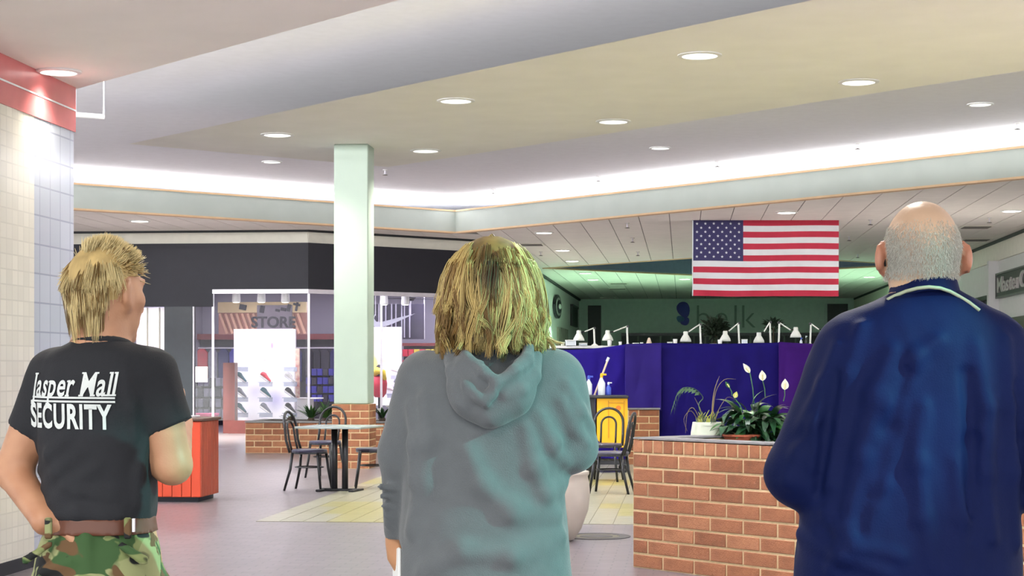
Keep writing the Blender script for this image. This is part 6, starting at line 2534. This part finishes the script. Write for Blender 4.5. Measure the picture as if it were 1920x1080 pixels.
    s.rc(L(955, 742, -.135), L(918, 776, -.145), .034, .018, .03)
    # roll around the neck
    roll = []
    for i in range(25):
        q = 2 * PI * i / 24
        roll.append((.004 + .078 * math.cos(q), -.030 + .095 * math.sin(q) * (1 if math.sin(q) < 0 else .75), L(0, 668)[2] - .012 + .018 * math.sin(q)))
    s.chain(roll, [.022] * 25, .02)
    # opening of the hood
    s.ell(L(928, 668, -.110), (.058, .042, .044), .010, 's')
    s.ell(L(938, 694, -.150), (.034, .026, .028), .010, 's')
    # folded edges
    def fold(pts, r, k=.006):
        r = r * 1.25
        s.chain([L(u, v, y) for u, v, y in pts], [r * .8] + [r] * (len(pts) - 2) + [r * .8], k)
    fold([(868, 655, -.09), (885, 678, -.135), (910, 698, -.165), (934, 714, -.175)], .010)
    fold([(992, 650, -.085), (985, 676, -.13), (965, 698, -.162), (934, 716, -.176)], .011)
    fold([(845, 660, -.07), (852, 695, -.115), (866, 725, -.145), (880, 752, -.155)], .011)
    fold([(866, 690, -.13), (878, 720, -.160), (900, 742, -.174), (912, 752, -.176)], .010)
    fold([(1006, 668, -.08), (998, 705, -.12), (975, 728, -.155), (948, 738, -.165)], .012)
    fold([(934, 716, -.176), (922, 736, -.178), (912, 752, -.176)], .009)
    fold([(950, 730, -.165), (962, 752, -.15), (940, 778, -.148)], .008)
    s.rc(L(905, 715, -.19), L(925, 738, -.195), .010, .007, .01, 's')
    s.rc(L(962, 716, -.19), L(985, 700, -.165), .011, .007, .012, 's')
    s.rc(L(860, 720, -.165), L(868, 752, -.17), .007, .006, .01, 's')
    s.noise(.003, 26, 20, 26, 12)
    sdf_obj(s, 'hood', M_hd, body, smooth=1)
    # trousers and shoes
    s = SDF((-.26, -.20, .05), (.26, .20, 1.0), .010)
    s.loft([(.96, -.155, .155, -.115, .11), (.86, -.172, .172, -.125, .11), (.78, -.165, .165, -.115, .10)], 0)
    legs(s, L, 0, .80, (.105, .078, .066))
    s.cut(2, .07)
    sdf_obj(s, 'trousers', mat('jeans', lin(52, 60, 82), rough=.85, var=.15, scale=20), body)
    shoes(body, 0, mat('shoe_pale', lin(180, 180, 184), rough=.6))
    # white phone in the left hand
    p = L(741, 1072, .10)
    ph = thing('phone', 'small white phone held low in the woman\'s left hand', 'phone', (X0 + p[0], Y + p[1] - .035, p[2] - .055))
    MB().box((0, 0, .05), (.008, .055, .10), bevel=.003, rz=.3).build('case', M_white, ph)
    MB().box((.005, 0, .05), (.002, .046, .085), rz=.3).build('screen', M_black, ph)

    # hair: layered bob with curled ends
    rn = np.random.default_rng(5)
    H = np.array(hc)
    zt = L(0, 441)[2]
    # outline of the whole hair: z, half width
    tab = np.array([(L(0, v)[2], w_ / S) for v, w_ in ((441, 2), (446, 28), (456, 50), (472, 68), (495, 83), (525, 94), (560, 100), (600, 101), (640, 102), (668, 104), (690, 100))])[::-1]
    Rz = lambda z: np.interp(z, tab[:, 0], tab[:, 1])
    K = 18
    paths, rads, cols = [], [], []
    blond, dark, mid = np.array(lin(196, 172, 110)), np.array(lin(50, 38, 26)), np.array(lin(150, 116, 64))
    cen = np.array([H[0], H[1] - .005])
    for i in range(250):
        az = rn.uniform(-2.15, 2.15)                # 0 = the back of the head
        if abs(az) > 1.75 and rn.random() < .4:
            continue
        layer = rn.choice([1.0, 1.0, .97, .93, .87])
        z0 = zt - rn.choice([.004, .008, rn.uniform(.01, .10)]) - rn.uniform(0, .012)
        zend = L(0, rn.choice([rn.uniform(585, 640), rn.uniform(640, 672)]) if layer > .92 else rn.uniform(640, 676))[2]
        if abs(az) > 1.6:
            zend = L(0, rn.uniform(560, 640))[2]
        drift = rn.normal() * .28 + (.22 if az > 0 else -.18) * rn.uniform(0, 1)
        ring = rn.uniform(.006, .020)
        turn = rn.choice([-1, 1]) * rn.uniform(.55, 1.25)
        cph = rn.uniform(0, 6.28)
        tone = rn.random()
        swirl = rn.uniform(-1, 1)
        out = rn.uniform(-.25, .55)
        for j in range(22):
            da, dl = rn.normal() * .060, rn.normal() * .016
            t = np.linspace(0, 1, K)
            z = z0 + (zend - z0) * (t ** .95) + rn.normal() * .003
            a = az + da * (1 - .45 * t) + drift * t ** 1.5 + .10 * swirl * np.sin(3.2 * t + cph) * t
            r = Rz(z) * (layer + dl) * (.985 + .02 * swirl * np.sin(2.6 * t + cph))
            # start from the parting near the crown
            r = r * np.minimum(1, .15 + t * 4.0) if z0 > zt - .02 else r
            r = r + out * .030 * np.clip(t - .72, 0, 1) ** 1.5 * 3
            # locks wind into loose ringlets towards the tips
            tt = np.clip((t - .45) / .55, 0, 1)
            hr = ring * tt ** 1.2 * (1 - .35 * tt)
            an = turn * tt * 6.3 + cph
            r = r + hr * np.sin(an) * .75
            a = a + hr * np.cos(an) / .105
            z = z + hr * .35 * np.sin(an + 1)
            x = cen[0] + r * np.sin(a)
            y = cen[1] - r * 1.12 * np.cos(a)
            p = np.stack([x, y, z], 1)
            paths.append(p)
            rads.append(.0011 * (1.1 - .75 * t ** 3))
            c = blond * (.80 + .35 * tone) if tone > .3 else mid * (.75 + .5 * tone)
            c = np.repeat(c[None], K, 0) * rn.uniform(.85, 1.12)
            # grown-out roots plus painted-in shade around the crown and the back parting
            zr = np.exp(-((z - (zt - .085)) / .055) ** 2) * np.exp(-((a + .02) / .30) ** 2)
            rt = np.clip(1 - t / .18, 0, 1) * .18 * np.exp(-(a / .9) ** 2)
            lowd = np.exp(-((z - L(0, 612)[2]) / .022) ** 2) * np.exp(-((a - .05) / .38) ** 2) * (.75 if layer < .95 else .35)  # shade of the dark gap between locks, put into the colour
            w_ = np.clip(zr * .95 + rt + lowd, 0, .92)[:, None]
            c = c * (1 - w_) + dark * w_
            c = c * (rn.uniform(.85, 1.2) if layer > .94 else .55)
            cols.append(c)
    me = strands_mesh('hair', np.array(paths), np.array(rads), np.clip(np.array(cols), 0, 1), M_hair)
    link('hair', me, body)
    # a few loose flicks on the right
    fl, fr_, fc = [], [], []
    for (pts, n) in (([(1005, 610), (1022, 630), (1040, 642), (1056, 644)], 18), ([(1010, 630), (1030, 640), (1040, 655), (1030, 668), (1014, 664)], 16), ([(990, 640), (1012, 655), (1026, 668), (1020, 676)], 12)):
        base = np.array([L(u, v, -.04) for u, v in pts])
        tt = np.linspace(0, len(pts) - 1, K)
        b = np.stack([np.interp(tt, np.arange(len(pts)), base[:, i]) for i in range(3)], 1)
        for i in range(3):
            b[1:-1] = (b[:-2] + b[1:-1] * 2 + b[2:]) / 4
        for j in range(n):
            fl.append(b + rn.normal(size=3) * .0035 * np.linspace(1, .5, K)[:, None])
            fr_.append(.0010 * np.linspace(1, .4, K))
            fc.append(np.repeat((blond * rn.uniform(.85, 1.1))[None], K, 0))
    me = strands_mesh('hair_flick', np.array(fl), np.array(fr_), np.clip(np.array(fc), 0, 1), M_hair)
    link('hair_flick', me, body)
    # inner mass of hair
    n1, n2 = 24, 32
    V, FF = [], []
    for i in range(n1 + 1):
        z = zt - .004 - (zt - .004 - L(0, 655)[2]) * i / n1
        for j in range(n2 + 1):
            a = -2.0 + 4.0 * j / n2
            r = Rz(z) * .87 * (1 if z > L(0, 600)[2] else .93)
            V.append((cen[0] + r * math.sin(a), cen[1] - r * 1.12 * math.cos(a), z))
    for i in range(n1):
        for j in range(n2):
            q = i * (n2 + 1) + j
            FF.append((q, q + n2 + 1, q + n2 + 2, q + 1))
    k = len(V)
    V += [(cen[0] + (x - cen[0]) * .9, cen[1] + (y - cen[1]) * .9, z - .002) for x, y, z in V]
    FF += [tuple(k + q for q in f[::-1]) for f in FF]
    me = np_mesh('hair_base', V, FF, mat('hair_cap_brown', lin(140, 112, 62), rough=.7, var=.35, scale=30, stretch=(1, 1, .25)))
    link('hair_base', me, body)


# ------------------------------------------------------------ man in the blue jacket, right
def man_right():
    u0, Y = 1728, 3.9
    S, X0, L = person_frame(u0, Y)
    rows = [(540, 1690, 1785, -.065, .05), (552, 1662, 1806, -.085, .06), (566, 1630, 1835, -.105, .08), (585, 1600, 1862, -.118, .10), (612, 1572, 1885, -.13, .12), (650, 1552, 1896, -.14, .14), (720, 1535, 1905, -.145, .16),
            (800, 1522, 1910, -.148, .17), (900, 1508, 1912, -.152, .18), (1000, 1498, 1912, -.158, .18), (1080, 1490, 1910, -.16, .18)]
    tor = smooth_rows(L, rows)
    tor += [(.88, L(1490, 0)[0], L(1908, 0)[0], -.155, .175), (.83, L(1500, 0)[0], L(1900, 0)[0], -.14, .16)]
    lsh, lel, lwr = L(1610, 650, .0), L(1500, 880, .0), L(1610, 905, .30)
    rsh, rel_, rwr = L(1850, 652, .0), L(1950, 892, .0), L(1840, 905, .30)
    s = SDF((-.40, -.24, -.02), (.40, .46, 1.85), .010)
    s.loft([(z, a * .86, b * .86, c * .8, d * .85) for z, a, b, c, d in tor if z > 1.0], 0)
    s.loft([(1.10, -.15, .15, -.11, .14), (1.0, -.16, .16, -.115, .13), (.90, -.165, .165, -.115, .11), (.82, -.16, .16, -.10, .10)], .03)
    legs(s, L, 0, .86, (.088, .062, .047))
    feet(s, 0)
    s.chain([lsh, lel], [.055, .045], .03)
    s.chain([lel, lwr], [.045, .030], .02)
    hand_sdf(s, lwr, (.7, .5, .0), (0, -.3, -.9), -1, 1.0, .6)
    s.chain([rsh, rel_], [.055, .045], .03)
    s.chain([rel_, rwr], [.045, .030], .02)
    hand_sdf(s, rwr, (-.7, .5, .0), (0, -.3, -.9), 1, 1.0, .6)
    hc = L(1729, 463, .01)
    T, Rn = head_sdf(s, hc, .04, .06, 1.035, ears=1.0, neck_to=L(1733, 570, -.0), neck_r=.063)
    s.rc(L(1700, 527, -.075), L(1765, 525, -.075), .005, .005, .008, 's')
    body, V, Fq = sdf_obj(s, 'person', M_skin3, None, (X0, Y, 0))
    tag(body, 'bald elderly man in a dark blue zip jacket seen from behind', 'person')
    H = np.array(hc)
    q = (V - H)
    # ears and neck redder
    red = ((np.abs(q[:, 0]) > .083) & (np.abs(q[:, 2]) < .08)) * 1.0
    col = np.ones((len(V), 3))
    col -= red[:, None] * np.array([.18, .48, .52])
    nk = np.clip((L(0, 522)[2] - V[:, 2]) / .03, 0, 1) * (V[:, 2] > 1.4)
    col -= nk[:, None] * np.array([.0, .10, .28])
    set_cols(body.data, np.clip(col, 0, 1.0))
    M_jk = mat('jacket_navy', lin(9, 22, 68), rough=.7, spec=.15, var=.12, scale=4, bump=.08, bscale=260)
    s = SDF((-.42, -.26, .80), (.42, .42, 1.62), .0065)
    s.loft(tor, 0, e=2.35)
    for (a, b, c, sg) in ((L(1602, 662), L(1497, 885), L(1600, 912, .29), -1), (L(1858, 664), L(1953, 895), L(1850, 912, .29), 1)):
        s.rc(a, b, .088, .070, .04)
        s.rc(b, c, .067, .048, .03)

    def ridge(pts, r, k=.03, op='u', dy=0.0):
        P = []
        for (u, v) in pts:
            x, _, z = L(u, v)
            zi = int(np.clip(round((z - s.lo[2]) / s.h), 0, len(s.ax[2]) - 1))
            xi = int(np.clip(round((x - s.lo[0]) / s.h), 0, len(s.ax[0]) - 1))
            neg = np.where(s.D[xi, :, zi] < 0)[0]
            y = s.ax[1][neg[0]] if len(neg) else -.1
            P.append((x, y + dy, z))
        r = r * (.62 if op == 'u' else .8)
        s.chain(P, [r * .5] + [r] * (len(P) - 2) + [r * .4], k, op=op)
    ridge([(1600, 615), (1572, 700), (1555, 800), (1545, 900)], .013)
    ridge([(1650, 660), (1620, 740), (1596, 850), (1570, 980), (1545, 1060)], .015)
    ridge([(1730, 640), (1690, 670), (1650, 760), (1625, 900), (1600, 1020)], .014)
    ridge([(1700, 760), (1690, 860), (1700, 960), (1725, 1060)], .012)
    ridge([(1800, 650), (1820, 760), (1815, 880), (1830, 1000)], .015)
    ridge([(1860, 640), (1868, 760), (1872, 880), (1885, 1010)], .014)
    ridge([(1760, 860), (1770, 960), (1765, 1060)], .011)
    ridge([(1500, 1000), (1560, 1030), (1640, 1060)], .012)
    ridge([(1540, 960), (1580, 1010), (1660, 1030)], .011)
    ridge([(1520, 800), (1490, 850), (1470, 900)], .012)
    ridge([(1545, 720), (1520, 790), (1512, 870)], .012)
    ridge([(1560, 650), (1532, 720), (1495, 800)], .010)
    ridge([(1552, 700), (1535, 800), (1522, 920)], .012, .02, 's', -.006)
    ridge([(1885, 720), (1892, 820), (1900, 920)], .012, .02, 's', -.006)
    ridge([(1670, 700), (1640, 800), (1612, 920)], .010, .03, 's', -.004)
    ridge([(1780, 700), (1790, 820), (1790, 950)], .010, .03, 's', -.004)
    s.noise(.003, 9, 6, 6, 21)
    s.noise(.0012, 30, 20, 18, 22)
    # neck opening
    s.rc(L(1733, 500, .0), L(1733, 575, .015), .066, .064, .006, 's')
    s.cut(2, .835)
    jk, jV, jF = sdf_obj(s, 'jacket', M_jk, body)
    # collar: raised band round the neck
    n = 40
    rings = []
    for (r0, r1, dz) in ((.084, .100, -.012), (.078, .090, .010), (.073, .080, .030), (.070, .074, .036), (.066, .070, .034), (.066, .072, .0)):
        ring = []
        for i in range(n):
            q = 2 * PI * i / n
            x, y = r0 * math.cos(q), r1 * math.sin(q)
            z = L(0, 548)[2] + dz - .030 * (1 + math.sin(q)) * .5 + .012 * math.sin(q) ** 2 * (1 if math.sin(q) < 0 else 0)
            ring.append((L(1733, 0)[0] + x, .004 + y, z))
        rings.append(ring)
    FF = []
    for i in range(len(rings) - 1):
        for j in range(n):
            FF.append((i * n + j, i * n + (j + 1) % n, (i + 1) * n + (j + 1) % n, (i + 1) * n + j))
    link('collar', np_mesh('collar', [p for r in rings for p in r], FF, M_jk), body)
    bvh = BVHTree.FromPolygons([tuple(v) for v in jV], [tuple(f) for f in jF])
    pts = []
    src = [(1652, 564), (1666, 557), (1684, 549), (1702, 544), (1722, 542), (1742, 544), (1762, 550), (1780, 559), (1796, 570), (1814, 585)]
    for u, v in src:
        p = Vector(L(u, v, -.4))
        hit, nn, _, _ = bvh.ray_cast(p, Vector((0, 1, 0)), 1.0)
        if hit is None:
            hit = Vector(L(u, v, -.08))
        dx_ = (hit.x - L(1733, 0)[0]) / .090
        yc_ = .004 - .104 * math.sqrt(max(0, 1 - dx_ * dx_)) if abs(dx_) < 1 else 0
        pts.append(Vector((hit.x, min(hit.y, yc_) - .002, hit.z)))
    MB().tube(pts, .0042, 6).build('collar_piping', mat('piping_cream', lin(176, 184, 156), rough=.6), body, smooth=True)
    # trousers and shoes
    s = SDF((-.28, -.20, .05), (.28, .24, 1.02), .010)
    s.loft([(.98, -.185, .185, -.13, .14), (.88, -.185, .185, -.13, .12), (.80, -.175, .175, -.115, .11)], 0)
    legs(s, L, 0, .84, (.108, .085, .075))
    s.cut(2, .07)
    sdf_obj(s, 'trousers', mat('slacks', lin(58, 56, 60), rough=.8, var=.1), body)
    shoes(body, 0, MATS['boot_black'])
    # short white hair round the back of the head
    rn = np.random.default_rng(9)
    tree = BVHTree.FromPolygons([tuple(v) for v in V], [tuple(f) for f in Fq])
    paths, rads, cols = [], [], []
    for i in range(22000):
        az = rn.uniform(-1.9, 1.9)
        el = rn.uniform(-.75, .62)
        prob = np.clip((.62 - el) / .9, 0, 1) * (1 if abs(az) < 1.4 else .9)
        if el < -.62:
            prob *= .4
        if rn.random() > prob:
            continue
        d = Vector((math.sin(az) * math.cos(el), -math.cos(az) * math.cos(el), math.sin(el)))
        c = Vector(H) + Vector((0, -.01, 0))
        hit, nn, _, _ = tree.ray_cast(c + d * .25, -d, .3)
        if hit is None or (hit - c).length > .125 or abs(hit.x - H[0]) > .083:
            continue
        nn = Vector(d)
        g = (Vector((0, 0, -1)) + nn * .35 + Vector(rn.normal(size=3)) * .25).normalized()
        L_ = rn.uniform(.005, .010)
        paths.append([tuple(hit), tuple(hit + g * L_ * .5 + nn * .001), tuple(hit + g * L_)])
        rads.append([.00045, .0004, .0002])
        cols.append([np.array(lin(226, 222, 210)) * rn.uniform(.8, 1.1)] * 3)
    me = strands_mesh('hair', np.array(paths), np.array(rads), np.clip(np.array(cols), 0, 1), M_hair)
    link('hair', me, body)
    # arm of the spectacles behind the left ear
    a, b = Vector(T((-.080, .06, -.005))), Vector(T((-.082, -.02, -.012)))
    gl = MB().tube([a, (a + b) / 2, b, b + Vector((.0, -.012, -.03))], .0022, 6).build('spectacle_arm', M_blackmetal, body)


man_left()
woman()
man_right()
